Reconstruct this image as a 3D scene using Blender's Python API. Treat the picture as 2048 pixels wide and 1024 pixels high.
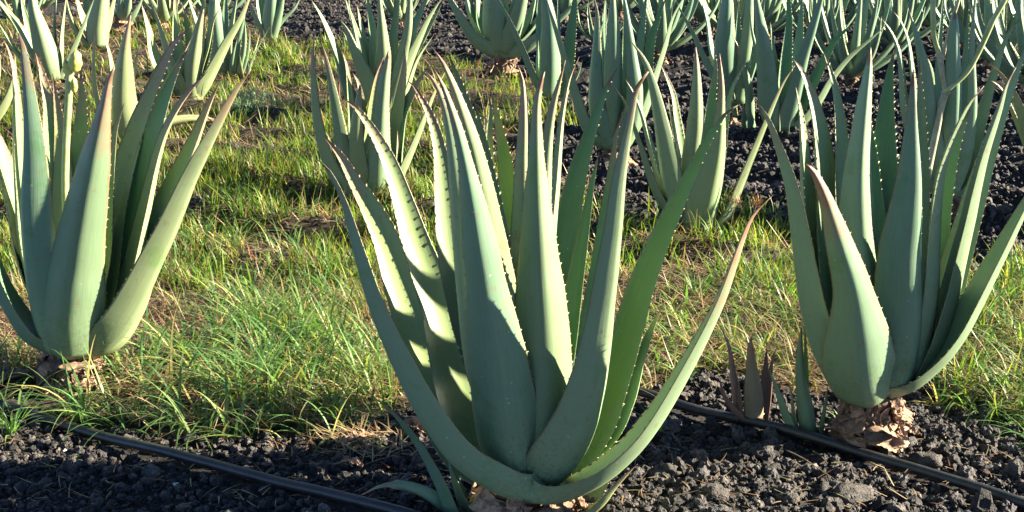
import bpy, math, random
import numpy as np
from mathutils import Vector, noise as mnoise

R = math.radians
rng = np.random.default_rng(7)
random.seed(7)
for o in list(bpy.data.objects):
    bpy.data.objects.remove(o)
sc = bpy.context.scene
COL = sc.collection

# ------------------------------------------------------------------ camera, sky, sun, exposure
CAM_H, PITCH, FPX = 1.0, 16.5, 2400.0
SUN_AZ, SUN_EL = 3.0, 22.0          # azimuth from +x towards +y, elevation
cam_d = bpy.data.cameras.new("camera")
cam = bpy.data.objects.new("camera", cam_d)
COL.objects.link(cam)
cam.location = (0, 0, CAM_H)
cam.rotation_euler = (R(90 - PITCH), 0, 0)
cam_d.sensor_width = 36
cam_d.lens = 36 * FPX / 2048
cam_d.clip_start = 0.05
cam_d.clip_end = 2000
sc.camera = cam

w = bpy.data.worlds.new("World")
sc.world = w
w.use_nodes = True
nt = w.node_tree
bg = nt.nodes["Background"]
sky = nt.nodes.new("ShaderNodeTexSky")
sky.sky_type = 'NISHITA'
sky.sun_disc = False
sky.sun_elevation = R(SUN_EL)
sky.sun_rotation = R(90 - SUN_AZ)
sky.altitude = 2500
sky.air_density = .6
sky.dust_density = .3
sky.ozone_density = 2.5
nt.links.new(sky.outputs[0], bg.inputs[0])
bg.inputs[1].default_value = 0.05

sun_d = bpy.data.lights.new("sun", 'SUN')
sun_d.energy = 5.0
sun_d.angle = R(0.5)
sun_d.color = (1.0, 0.89, 0.68)
sun = bpy.data.objects.new("sun", sun_d)
COL.objects.link(sun)
sdir = Vector((math.cos(R(SUN_EL)) * math.cos(R(SUN_AZ)), math.cos(R(SUN_EL)) * math.sin(R(SUN_AZ)), math.sin(R(SUN_EL))))
sun.location = sdir * 20
sun.rotation_euler = sdir.to_track_quat('Z', 'Y').to_euler()

sc.view_settings.view_transform = 'Standard'
sc.view_settings.look = 'None'
sc.view_settings.exposure = 2.68
sc.view_settings.gamma = 1.0
sc.cycles.max_bounces = 6
sc.cycles.diffuse_bounces = 3
sc.cycles.glossy_bounces = 2
sc.cycles.transmission_bounces = 3

# ------------------------------------------------------------------ picture <-> world helpers
cp, sp = math.cos(R(PITCH)), math.sin(R(PITCH))
def ray(px, py):
    u, v = (px - 1024) / FPX, -(py - 512) / FPX
    return np.array([u, cp + v * sp, -sp + v * cp])
def ground_at(px, py, z=0.0):
    d = ray(px, py)
    return np.array([0, 0, CAM_H]) + d * ((z - CAM_H) / d[2])
def at_depth(px, py, Y):
    d = ray(px, py)
    return np.array([0, 0, CAM_H]) + d * (Y / d[1])
def project(x, y, z):
    dz = z - CAM_H
    f = y * cp - dz * sp
    v = y * sp + dz * cp
    return 1024 + FPX * x / f, 512 - FPX * v / f
def mpp(Y, z=0.3):       # metres per pixel of the 2048 picture
    return (Y * cp + (CAM_H - z) * sp) / FPX

# ------------------------------------------------------------------ noise + ground height
_perm = rng.random((256, 256))
def vnoise(x, y, s):
    x = np.asarray(x, float) * s + 1000; y = np.asarray(y, float) * s + 1000
    xi = np.floor(x).astype(int); yi = np.floor(y).astype(int)
    fx = x - xi; fy = y - yi
    fx = fx * fx * (3 - 2 * fx); fy = fy * fy * (3 - 2 * fy)
    a = _perm[xi & 255, yi & 255]; b = _perm[(xi + 1) & 255, yi & 255]
    c = _perm[xi & 255, (yi + 1) & 255]; d = _perm[(xi + 1) & 255, (yi + 1) & 255]
    return (a * (1 - fx) + b * fx) * (1 - fy) + (c * (1 - fx) + d * fx) * fy

GRASS_POLY = [(-700, 900), (-100, 850), (60, 835), (300, 845), (480, 865), (640, 880), (740, 850), (860, 830), (1050, 800),
              (1250, 800), (1420, 750), (1640, 760), (1830, 740), (1900, 790), (2050, 860), (2600, 900),
              (2500, 500), (2048, 535), (1850, 560), (1600, 480), (1520, 430), (1440, 440), (1280, 425), (1200, 440),
              (1120, 380), (1050, 290), (1130, 250), (1140, 215), (1060, 170), (880, 118), (640, 98), (560, 72), (330, 30), (100, 40), (-600, 60)]
_gp = np.array(GRASS_POLY, float)
def in_poly(px, py, poly=_gp):
    px = np.asarray(px, float); py = np.asarray(py, float)
    c = np.zeros(px.shape, bool)
    n = len(poly)
    for i in range(n):
        x1, y1 = poly[i]; x2, y2 = poly[(i + 1) % n]
        if y1 == y2: continue
        t = ((y1 > py) != (y2 > py)) & (px < (x2 - x1) * (py - y1) / (y2 - y1) + x1)
        c ^= t
    return c
def gmask(x, y):          # true where the weedy strip lies on the ground
    x = np.asarray(x, float); y = np.asarray(y, float)
    jx = (vnoise(x, y, 5.0) - .5) * .18 + (vnoise(x, y, 17.0) - .5) * .08
    jy = (vnoise(x + 31, y + 7, 5.0) - .5) * .16 + (vnoise(x + 3, y + 9, 17.0) - .5) * .06
    px, py = project(x + jx, np.maximum(y + jy, .3), 0 * x)
    return in_poly(px, py)

def gheight(x, y):
    x = np.asarray(x, float); y = np.asarray(y, float)
    h = (vnoise(x, y, 1.3) - .5) * .03 + (vnoise(x, y, 6) - .5) * .018 + (vnoise(x, y, 19) - .5) * .010
    q = x * .5 + y * .866
    f = np.clip((y - 2.9) / .8, 0, 1)
    h = h + f * .036 * np.sin(q * 2 * np.pi / .36 + 2.2 * vnoise(x, y, .8))
    return h

# ------------------------------------------------------------------ node helpers
def new_mat(name):
    m = bpy.data.materials.new(name)
    m.use_nodes = True
    n = m.node_tree.nodes; l = m.node_tree.links
    p = n["Principled BSDF"]
    return m, n, l, p
def mixc(n, l, fac, a, b, mode='MIX'):
    x = n.new("ShaderNodeMix"); x.data_type = 'RGBA'; x.blend_type = mode
    for sock, v in ((x.inputs[0], fac), (x.inputs[6], a), (x.inputs[7], b)):
        if isinstance(v, (int, float)): sock.default_value = v
        elif isinstance(v, tuple): sock.default_value = v if len(v) == 4 else (*v, 1)
        else: l.new(v, sock)
    return x.outputs[2]
def math_(n, l, op, a, b=0.0, clamp=False):
    x = n.new("ShaderNodeMath"); x.operation = op; x.use_clamp = clamp
    for sock, v in ((x.inputs[0], a), (x.inputs[1], b)):
        if isinstance(v, (int, float)): sock.default_value = v
        else: l.new(v, sock)
    return x.outputs[0]
def ramp(n, l, fac, stops):
    x = n.new("ShaderNodeValToRGB")
    e = x.color_ramp.elements
    while len(e) < len(stops): e.new(.5)
    for i, (p_, c) in enumerate(stops):
        e[i].position = p_; e[i].color = (c, c, c, 1) if isinstance(c, (int, float)) else (*c, 1)
    l.new(fac, x.inputs[0])
    return x.outputs[0]
def attr(n, name):
    x = n.new("ShaderNodeAttribute"); x.attribute_name = name
    return x
def tex_noise(n, l, vec, scale, detail=4, rough=.55, out=0):
    x = n.new("ShaderNodeTexNoise"); x.inputs["Scale"].default_value = scale
    x.inputs["Detail"].default_value = detail; x.inputs["Roughness"].default_value = rough
    if vec is not None: l.new(vec, x.inputs["Vector"])
    return x.outputs[out]
def bump(n, l, h, dist, strength=1.0, nrm=None):
    b = n.new("ShaderNodeBump"); b.inputs["Distance"].default_value = dist; b.inputs["Strength"].default_value = strength
    l.new(h, b.inputs["Height"])
    if nrm is not None: l.new(nrm, b.inputs["Normal"])
    return b.outputs[0]

# leaf material: attribute "lf" = (s along leaf, upper side, margin), object colour = (warm, tip stress, green, -)
def leaf_material():
    m, n, l, p = new_mat("aloe_leaf")
    a = attr(n, "lf")
    sx = n.new("ShaderNodeSeparateXYZ"); l.new(a.outputs["Vector"], sx.inputs[0])
    s, side, edge = sx.outputs
    uv = attr(n, "lc")       # (across, along in metres, seed)
    oi = n.new("ShaderNodeObjectInfo")
    oc = n.new("ShaderNodeSeparateColor"); l.new(oi.outputs["Color"], oc.inputs[0])
    warm, stress, green = oc.outputs
    geo = n.new("ShaderNodeNewGeometry")
    mp = n.new("ShaderNodeMapping"); mp.inputs["Scale"].default_value = (5, .55, 1); l.new(uv.outputs["Vector"], mp.inputs[0])
    streak = tex_noise(n, l, mp.outputs[0], 4.0, 5, .6)
    mp2 = n.new("ShaderNodeMapping"); mp2.inputs["Scale"].default_value = (20, .7, 1); l.new(uv.outputs["Vector"], mp2.inputs[0])
    fibre = tex_noise(n, l, mp2.outputs[0], 6.0, 3, .6)
    blot = tex_noise(n, l, geo.outputs["Position"], 14.0, 5, .6)
    base = mixc(n, l, warm, (.118, .205, .138), (.255, .270, .124))
    basal = math_(n, l, 'MULTIPLY_ADD', s, -4.0); basal.node.inputs[2].default_value = 1.0; basal.node.use_clamp = True
    base = mixc(n, l, math_(n, l, 'MULTIPLY', basal, .5), base, (.19, .28, .14))
    gcol = mixc(n, l, warm, (.055, .165, .050), (.14, .25, .035))  # upper-face green, its colour also brightened to suggest light shining through
    gf = math_(n, l, 'MULTIPLY', green, math_(n, l, 'MULTIPLY_ADD', side, .8), True)
    gf.node.inputs[1].links[0].from_node.inputs[2].default_value = .25
    base = mixc(n, l, gf, base, gcol)
    # bloom rubbed off in blotches
    rub = ramp(n, l, blot, [(.58, 0), (.66, 1)])
    base = mixc(n, l, math_(n, l, 'MULTIPLY', rub, .5), base, gcol)
    base = mixc(n, l, math_(n, l, 'MULTIPLY', ramp(n, l, streak, [(.42, 0), (.62, 1)]), .14), base, (.24, .31, .20))
    base = mixc(n, l, math_(n, l, 'MULTIPLY', ramp(n, l, fibre, [(.35, 1), (.5, 0)]), .05), base, (.07, .14, .09))
    # ageing towards the tip
    blot2 = tex_noise(n, l, geo.outputs["Position"], 33.0, 6, .7)
    sn = math_(n, l, 'MULTIPLY_ADD', blot2, .55); sn.node.inputs[2].default_value = -.275
    t = math_(n, l, 'ADD', s, sn)
    t = math_(n, l, 'ADD', t, math_(n, l, 'MULTIPLY_ADD', stress, .34))
    t.node.inputs[1].links[0].from_node.inputs[2].default_value = -.25
    tipf = ramp(n, l, t, [(.76, 0), (.86, .45), (.95, .7), (1.0, 1)])
    tipc = mixc(n, l, blot, (.12, .06, .035), (.30, .17, .11))
    tipc = mixc(n, l, warm, tipc, (.30, .19, .13))
    base = mixc(n, l, tipf, base, tipc)
    dryt = ramp(n, l, math_(n, l, 'ADD', s, math_(n, l, 'MULTIPLY', sn, .12)), [(.945, 0), (.965, 1)])
    base = mixc(n, l, math_(n, l, 'MULTIPLY', dryt, .85), base, (.13, .06, .035))
    # margin: pale horn with brown in dry leaves
    ef = ramp(n, l, edge, [(.25, 0), (.6, .8), (1, 1)])
    ec = mixc(n, l, math_(n, l, 'MULTIPLY', stress, ramp(n, l, t, [(.35, .1), (.8, 1)])), (.21, .215, .105), (.13, .06, .03))
    base = mixc(n, l, ef, base, ec)
    # scars and pale specks
    v = n.new("ShaderNodeTexVoronoi"); v.inputs["Scale"].default_value = 42; l.new(geo.outputs["Position"], v.inputs["Vector"])
    vs = n.new("ShaderNodeSeparateColor"); l.new(v.outputs["Color"], vs.inputs[0])
    speck = math_(n, l, 'MULTIPLY', math_(n, l, 'LESS_THAN', v.outputs["Distance"], .075), math_(n, l, 'GREATER_THAN', vs.outputs[0], .62))
    base = mixc(n, l, math_(n, l, 'MULTIPLY', speck, .6), base, (.40, .41, .34))
    scar = tex_noise(n, l, geo.outputs["Position"], 55, 3, .7)
    sf = math_(n, l, 'MULTIPLY', ramp(n, l, scar, [(.625, 0), (.665, 1)]), .6)
    base = mixc(n, l, sf, base, (.17, .15, .075))
    mp3 = n.new("ShaderNodeMapping"); mp3.inputs["Scale"].default_value = (30, 3.0, 1); l.new(uv.outputs["Vector"], mp3.inputs[0])
    scr = tex_noise(n, l, mp3.outputs[0], 3.0, 4, .8)
    base = mixc(n, l, math_(n, l, 'MULTIPLY', ramp(n, l, scr, [(.66, 0), (.70, 1)]), .4), base, (.36, .36, .26))
    # soil splashed on the lowest part, and a reddish cast in stressed young plants
    spl = math_(n, l, 'MULTIPLY', ramp(n, l, tex_noise(n, l, geo.outputs["Position"], 150, 5, .75), [(.5, 0), (.6, 1)]), math_(n, l, 'MULTIPLY', basal, .5))
    base = mixc(n, l, spl, base, (.06, .045, .035))
    base = mixc(n, l, math_(n, l, 'SUBTRACT', 1.0, oi.outputs["Alpha"]), base, mixc(n, l, blot2, (.10, .028, .040), (.21, .085, .075)))
    hsv = n.new("ShaderNodeHueSaturation"); l.new(base, hsv.inputs["Color"])
    l.new(math_(n, l, 'MULTIPLY_ADD', oi.outputs["Random"], .28), hsv.inputs["Value"])
    hsv.inputs["Value"].links[0].from_node.inputs[2].default_value = .88
    l.new(hsv.outputs[0], p.inputs["Base Color"])
    p.inputs["Roughness"].default_value = .50
    l.new(ramp(n, l, blot, [(.3, .42), (.7, .62)]), p.inputs["Roughness"])
    p.inputs["Specular IOR Level"].default_value = .45
    p.inputs["Subsurface Weight"].default_value = .0
    p.inputs["Subsurface Radius"].default_value = (.006, .012, .003)
    p.inputs["Subsurface Scale"].default_value = 1.0
    hh = math_(n, l, 'ADD', math_(n, l, 'MULTIPLY', fibre, .5), math_(n, l, 'MULTIPLY', streak, .8))
    hh = math_(n, l, 'ADD', hh, math_(n, l, 'MULTIPLY', scar, .25))
    l.new(bump(n, l, hh, .0008, .4), p.inputs["Normal"])
    return m

def simple_mat(name, c1, c2, scale, rough=.8, bd=.003, detail=6, attr_name=None):
    m, n, l, p = new_mat(name)
    geo = n.new("ShaderNodeNewGeometry")
    nz = tex_noise(n, l, geo.outputs["Position"], scale, detail, .65)
    f = ramp(n, l, nz, [(.35, 0), (.65, 1)])
    c = mixc(n, l, f, c1, c2)
    if attr_name:
        a = attr(n, attr_name)
        c = mixc(n, l, 1.0, c, a.outputs["Color"], 'MULTIPLY')
    l.new(c, p.inputs["Base Color"])
    p.inputs["Roughness"].default_value = rough
    l.new(bump(n, l, nz, bd), p.inputs["Normal"])
    return m

def blade_mat(name, transl=.45):
    m, n, l, p = new_mat(name)
    a = attr(n, "col")
    l.new(a.outputs["Color"], p.inputs["Base Color"])
    p.inputs["Roughness"].default_value = .45
    p.inputs["Specular IOR Level"].default_value = .35
    tr = n.new("ShaderNodeBsdfTranslucent")
    l.new(mixc(n, l, 1.0, a.outputs["Color"], (1.25, 1.35, .55), 'MULTIPLY'), tr.inputs[0])
    mx = n.new("ShaderNodeMixShader"); mx.inputs[0].default_value = transl
    l.new(p.outputs[0], mx.inputs[1]); l.new(tr.outputs[0], mx.inputs[2])
    l.new(mx.outputs[0], n["Material Output"].inputs[0])
    return m

def stone_mat():
    m, n, l, p = new_mat("lava_stone")
    geo = n.new("ShaderNodeNewGeometry")
    a = attr(n, "col")
    big = tex_noise(n, l, geo.outputs["Position"], 60, 5, .7)
    fine = tex_noise(n, l, geo.outputs["Position"], 420, 4, .7)
    c = mixc(n, l, ramp(n, l, big, [(.4, 0), (.68, 1)]), (.013, .0125, .015), (.095, .083, .072))
    c = mixc(n, l, 1.0, c, a.outputs["Color"], 'MULTIPLY')
    l.new(c, p.inputs["Base Color"])
    p.inputs["Roughness"].default_value = .78
    v = n.new("ShaderNodeTexVoronoi"); v.inputs["Scale"].default_value = 190; l.new(geo.outputs["Position"], v.inputs["Vector"])
    h = math_(n, l, 'ADD', math_(n, l, 'MULTIPLY', ramp(n, l, v.outputs["Distance"], [(.05, 0), (.4, 1)]), .6), math_(n, l, 'ADD', big, math_(n, l, 'MULTIPLY', fine, .5)))
    l.new(bump(n, l, h, .006), p.inputs["Normal"])
    return m

def soil_mat():
    m, n, l, p = new_mat("volcanic_soil")
    geo = n.new("ShaderNodeNewGeometry")
    big = tex_noise(n, l, geo.outputs["Position"], 9, 8, .7)
    fine = tex_noise(n, l, geo.outputs["Position"], 90, 6, .75)
    v = n.new("ShaderNodeTexVoronoi"); v.inputs["Scale"].default_value = 55; l.new(geo.outputs["Position"], v.inputs["Vector"])
    v2 = n.new("ShaderNodeTexVoronoi"); v2.inputs["Scale"].default_value = 21; l.new(geo.outputs["Position"], v2.inputs["Vector"])
    c = mixc(n, l, ramp(n, l, fine, [(.4, 0), (.7, 1)]), (.012, .0115, .014), (.05, .043, .038))
    ga = attr(n, "weedy")
    c = mixc(n, l, math_(n, l, 'MULTIPLY', ga.outputs["Fac"], ramp(n, l, big, [(.35, .35), (.6, .9)])), c, (.085, .062, .036))
    l.new(c, p.inputs["Base Color"])
    p.inputs["Roughness"].default_value = .85
    p.inputs["Specular IOR Level"].default_value = .3
    h = math_(n, l, 'ADD', math_(n, l, 'MULTIPLY', v.outputs["Distance"], -.5), math_(n, l, 'MULTIPLY', v2.outputs["Distance"], -1.2))
    h = math_(n, l, 'ADD', h, math_(n, l, 'MULTIPLY', fine, .9))
    l.new(bump(n, l, h, .022), p.inputs["Normal"])
    return m

M_LEAF = leaf_material()
M_DRY = simple_mat("dry_leaf", (.17, .095, .06), (.47, .33, .22), 60, .8, .004, 6, "col")
M_STEM = simple_mat("woody_stem", (.06, .04, .03), (.20, .13, .085), 50, .9, .006)
M_STALK = simple_mat("flower_stalk", (.20, .26, .09), (.33, .36, .17), 25, .55, .001)
M_STALK2 = simple_mat("dried_stalk", (.24, .20, .12), (.36, .36, .24), 25, .6, .001)
M_BUD = simple_mat("bud", (.30, .32, .07), (.50, .46, .12), 70, .6, .002)
M_HOSE = simple_mat("hose_plastic", (.008, .009, .012), (.030, .029, .028), 26, .42, .0008)
M_BLADE = blade_mat("grass_blade", .45)
M_STRAW = blade_mat("straw", .2)
M_STONE = stone_mat()
M_SOIL = soil_mat()
M_PALE = simple_mat("pale_pebble", (.45, .43, .38), (.75, .72, .66), 90, .7, .002)
M_TWIG = simple_mat("twig", (.12, .08, .05), (.30, .22, .15), 50, .8, .001)

# ------------------------------------------------------------------ mesh helpers
def mk_obj(name, verts, faces, mat, parent=None, smooth=True, attrs=None, tris=False):
    me = bpy.data.meshes.new(name)
    verts = np.asarray(verts, np.float32)
    if isinstance(faces, np.ndarray):
        k = faces.shape[1]
        me.vertices.add(len(verts)); me.vertices.foreach_set("co", verts.ravel())
        me.loops.add(faces.size); me.loops.foreach_set("vertex_index", faces.astype(np.int32).ravel())
        me.polygons.add(len(faces))
        me.polygons.foreach_set("loop_start", np.arange(0, faces.size, k, dtype=np.int32))
        me.polygons.foreach_set("loop_total", np.full(len(faces), k, np.int32))
        me.update(calc_edges=True)
    else:
        me.from_pydata([tuple(v) for v in verts], [], [tuple(int(i) for i in f) for f in faces])
    me.polygons.foreach_set("use_smooth", np.full(len(me.polygons), smooth))
    for an, (typ, data) in (attrs or {}).items():
        at = me.attributes.new(an, typ, 'POINT')
        key = {"FLOAT_VECTOR": "vector", "FLOAT_COLOR": "color", "FLOAT": "value"}[typ]
        at.data.foreach_set(key, np.asarray(data, np.float32).ravel())
    me.materials.append(mat)
    me.update()
    o = bpy.data.objects.new(name, me)
    COL.objects.link(o)
    if parent is not None: o.parent = parent
    return o
def tag(o, label=None, cat=None, group=None, kind=None):
    if label: o["label"] = label
    if cat: o["category"] = cat
    if group: o["group"] = group
    if kind: o["kind"] = kind
    return o
def empty(name, loc):
    o = bpy.data.objects.new(name, None); COL.objects.link(o)
    o.location = loc; o.empty_display_size = .05
    return o

def catmull(P, n):
    P = np.asarray(P, float)
    Q = np.vstack([2 * P[0] - P[1], P, 2 * P[-1] - P[-2]])
    out = []
    for i in range(1, len(Q) - 2):
        a, b, c, d = Q[i - 1], Q[i], Q[i + 1], Q[i + 2]
        for t in np.linspace(0, 1, 12, endpoint=False):
            out.append(.5 * ((2 * b) + (-a + c) * t + (2 * a - 5 * b + 4 * c - d) * t * t + (-a + 3 * b - 3 * c + d) * t ** 3))
    out.append(P[-1])
    out = np.array(out)
    seg = np.linalg.norm(np.diff(out[:, :3], axis=0), axis=1)
    s = np.concatenate([[0], np.cumsum(seg)])
    L = s[-1]
    tt = np.linspace(0, 1, n)
    res = np.stack([np.interp(tt * L, s, out[:, k]) for k in range(out.shape[1])], 1)
    return res, tt, L

def tube(C, rad, sides=10, cap=True):
    C = np.asarray(C, float); n = len(C)
    rad = np.broadcast_to(np.asarray(rad, float), (n,))
    T = np.gradient(C, axis=0); T /= np.linalg.norm(T, axis=1, keepdims=True) + 1e-9
    up = np.array([0, 0, 1.]) if abs(T[0][2]) < .9 else np.array([0, 1., 0])
    V = []
    for i in range(n):
        a = np.cross(T[i], up); a /= np.linalg.norm(a) + 1e-9
        b = np.cross(a, T[i]); up = b
        for k in range(sides):
            th = 2 * math.pi * k / sides
            V.append(C[i] + rad[i] * (math.cos(th) * a + math.sin(th) * b))
    F = []
    for i in range(n - 1):
        for k in range(sides):
            k2 = (k + 1) % sides
            F.append((i * sides + k, i * sides + k2, (i + 1) * sides + k2, (i + 1) * sides + k))
    if cap:
        F.append(tuple(range(sides - 1, -1, -1))); F.append(tuple((n - 1) * sides + k for k in range(sides)))
    return V, F

leaf_n = [0]
def leaf_mesh(parent, pts, wid, phi, origin, nst=36, nh=8, warm=.3, stress=.5, green=.4, teeth=True, chn=.15, thk=.19, name="leaf", roll=0.0, purple=0.0, turn=None):
    """pts (k,3) world base to tip, wid (k,) metres."""
    leaf_n[0] += 1
    lr = random.Random(leaf_n[0] * 13 + 5)
    C, tt, L = catmull(np.column_stack([pts, wid]), nst)
    W_ = np.maximum(C[:, 3], .0); C = C[:, :3] - np.asarray(origin)
    T = np.gradient(C, axis=0); T /= np.linalg.norm(T, axis=1, keepdims=True) + 1e-9
    turn = turn if turn is not None else (6 if -150 < phi < -35 else 0)
    tw = lr.uniform(-9, 9)
    V, A, U = [], [], []
    us = np.cos(np.linspace(math.pi, 0, nh + 1))
    ring = 2 * nh
    seed = lr.uniform(0, 50)
    frames = []
    for i in range(nst):
        t = T[i]
        fphi = phi + turn * min(1, .25 + tt[i] * 2)
        rad = np.array([math.cos(R(fphi)), math.sin(R(fphi)), 0.])
        N = -rad + np.dot(rad, t) * t
        nn = np.linalg.norm(N)
        N = N / nn if nn > 1e-3 else np.array([0, 0, 1.])
        Wv = np.cross(t, N)
        a_ = R(roll + tw * tt[i])
        N, Wv = math.cos(a_) * N + math.sin(a_) * Wv, math.cos(a_) * Wv - math.sin(a_) * N
        s = tt[i]
        w2 = W_[i] * .5 * (1 + .006 * math.sin(i * .9 + seed))
        w2 = max(w2, .0006)
        ch = chn * (1.25 - .35 * s) * 2 * w2
        th = (thk + .16 * s) * 2 * w2
        off = .35 * ch
        frames.append((Wv, N, w2, t))
        for k in range(nh + 1):     # upper side, left to right
            u = us[k]
            z = -ch * (1 - u * u) + off
            V.append(C[i] + Wv * (u * w2) + N * z); A.append((s, 1., abs(u) ** 9)); U.append((u * .8 + seed, s * L * 6, seed))
        for k in range(nh - 1, 0, -1):   # lower side, right to left
            u = us[k]
            z = -ch * (1 - u * u) + off - th * (1 - abs(u) ** 1.3)
            V.append(C[i] + Wv * (u * w2) + N * z); A.append((s, 0., abs(u) ** 12 * .8)); U.append((u * .8 + seed + 7, s * L * 6, seed))
    F = []
    for i in range(nst - 1):
        for k in range(ring):
            k2 = (k + 1) % ring
            F.append((i * ring + k, i * ring + k2, (i + 1) * ring + k2, (i + 1) * ring + k))
    F.append(tuple(range(ring - 1, -1, -1)))
    b = (nst - 1) * ring
    F.append(tuple(b + k for k in range(ring)))
    if teeth:
        wmax = float(np.max(W_))
        sp_ = max(.019, wmax * .19)
        for sd in (-1, 1):
            d = sp_ * lr.uniform(.8, 1.6)
            while d < L * .965:
                f = d / L * (nst - 1); i = int(f); fr = f - i
                if i >= nst - 1: break
                Wv, N, w2, t = frames[i]
                w2n = frames[i + 1][2]
                e = C[i] * (1 - fr) + C[i + 1] * fr + Wv * sd * (w2 * (1 - fr) + w2n * fr)
                ch = chn * (1.25 - .35 * tt[i]) * 2 * w2
                e = e + N * .35 * ch
                sz = (.0036 + .016 * wmax) * lr.uniform(.45, 1.3) * (1 - .5 * tt[i]) * .78
                b0 = len(V)
                inn = e - Wv * sd * sz * .55
                V += [inn - t * sz * 1.25, inn + t * sz * .8, inn + N * sz * .30, inn - N * sz * .30, e + Wv * sd * sz * .72 + t * sz * .75]
                for q in range(5): A.append((tt[i], .5, .32 if q < 4 else .9)); U.append((seed, tt[i], seed))
                F += [(b0, b0 + 2, b0 + 4), (b0 + 2, b0 + 1, b0 + 4), (b0 + 1, b0 + 3, b0 + 4), (b0 + 3, b0, b0 + 4)]
                d += sp_ * lr.uniform(.75, 1.25) * (1 - .25 * tt[i])
    o = mk_obj(name, V, F, M_LEAF, parent, True, {"lf": ("FLOAT_VECTOR", A), "lc": ("FLOAT_VECTOR", U)})
    o.color = (min(1, max(0, warm + lr.uniform(-.1, .1))), min(1, max(0, stress + lr.uniform(-.15, .15))), green, 1 - purple)
    return o

def dry_strip(parent, C, wid, nrm, seed, name="dead_leaf", curl=.4, flare=0.0):
    """shrivelled dead leaf: a thin crumpled closed sheet"""
    lr = random.Random(seed)
    C, tt, L = catmull(np.column_stack([C, wid]), 34); tone = lr.uniform(.4, 1.35)
    W_ = C[:, 3]; C = C[:, :3]
    T = np.gradient(C, axis=0); T /= np.linalg.norm(T, axis=1, keepdims=True) + 1e-9
    nc = 14
    V, Cc = [], []
    for layer in (0, 1):
        for i in range(len(C)):
            N = np.array(nrm) - np.dot(nrm, T[i]) * T[i]; N /= np.linalg.norm(N) + 1e-9
            B = np.cross(T[i], N)
            for k in range(nc):
                u = k / (nc - 1) * 2 - 1
                q = Vector((C[i][0] * 55 + u * 1.5, C[i][1] * 55 + i * .2, C[i][2] * 55 + seed))
                cr = mnoise.noise(q * .8) * .006 + abs(mnoise.noise(q * 1.9)) * .0045 + mnoise.noise(q * 5) * .0028 + abs(mnoise.noise(q * 9)) * .0022
                z = curl * W_[i] * (u * u) + cr - layer * .0016
                if flare: z += flare * W_[i] * (-u if B[2] > 0 else u)
                edge = 1 + .45 * mnoise.noise(q * 1.5)
                V.append(C[i] + B * u * W_[i] * .5 * edge + N * z)
                g = tone * (.85 + .5 * mnoise.noise(q * .6) + lr.uniform(-.06, .06))
                Cc.append((g * 1.05, g * .97, g * .92, 1))
    n1 = len(C) * nc; F = []
    for i in range(len(C) - 1):
        for k in range(nc - 1):
            a = i * nc + k
            F.append((a, a + 1, a + nc + 1, a + nc)); F.append((n1 + a, n1 + a + nc, n1 + a + nc + 1, n1 + a + 1))
    per = [k for k in range(nc)] + [i * nc + nc - 1 for i in range(1, len(C))] + [(len(C) - 1) * nc + k for k in range(nc - 2, -1, -1)] + [i * nc for i in range(len(C) - 2, 0, -1)]
    for j in range(len(per)):
        a, b_ = per[j], per[(j + 1) % len(per)]
        F.append((a, n1 + a, n1 + b_, b_))
    return mk_obj(name, V, F, M_DRY, parent, True, {"col": ("FLOAT_COLOR", Cc)})

def collar(parent, rad, h, n, seed, zb=-.02):
    """stem + overlapping dead leaf bases, in the plant's local coordinates"""
    lr = random.Random(seed)
    zz = np.linspace(zb, h, 9)
    cs = [(lr.uniform(-.004, .004), lr.uniform(-.004, .004), z) for z in zz]
    V, F = tube(cs, [rad * (.7 + .08 * math.sin(i * 2.1)) for i in range(9)], 14)
    mk_obj("stem", V, F, M_STEM, parent)
    rows = max(2, int(round(h / .021)))
    for j in range(n):
        row = j % rows
        az = j * 137.5 + lr.uniform(-25, 25)
        z0 = h * (row + .75) / rows + lr.uniform(-.006, .008)
        a0 = R(az); span = R(lr.uniform(28, 70))
        if lr.random() < .5:        # wraps round the stem
            rr = rad * lr.uniform(.78, 1.08)
            P = []
            for q in np.linspace(-1, 1, 5):
                aa = a0 + q * span
                P.append((rr * math.cos(aa) * (1 + .1 * lr.uniform(-1, 1)), rr * math.sin(aa) * (1 + .1 * lr.uniform(-1, 1)), z0 - .010 * abs(q) + lr.uniform(-.009, .009)))
            wd = np.array([.5, 1, 1.1, .95, .4]) * min(.038, h * .42) * lr.uniform(.35, 1.1)
            dry_strip(parent, np.array(P), wd, np.array([math.cos(a0) * .9, math.sin(a0) * .9, .25]), seed * 31 + j, curl=lr.uniform(-.15, .2), flare=lr.uniform(.2, .75))
        else:                       # droops outward and down
            P = []
            fl = lr.uniform(.1, .75); tw_ = lr.uniform(-.6, .6); ln = lr.uniform(.35, .8)
            for q in np.linspace(0, 1, 5):
                rr = rad * (.86 + fl * q * q)
                P.append((rr * math.cos(a0 + q * tw_), rr * math.sin(a0 + q * tw_), z0 * (1 - ln * q ** 1.1) + .006 * math.sin(q * 7)))
            wd = np.array([1.1, 1, .75, .42, .08]) * .036 * lr.uniform(.5, 1.2)
            dry_strip(parent, np.array(P), wd, np.array([math.cos(a0), math.sin(a0), .5]), seed * 31 + j, curl=.35)

def wprof(s):
    return np.where(s < .12, .86 + .14 * s / .12, np.clip((1 - s) / .88, 0, 1) ** .85)

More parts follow.
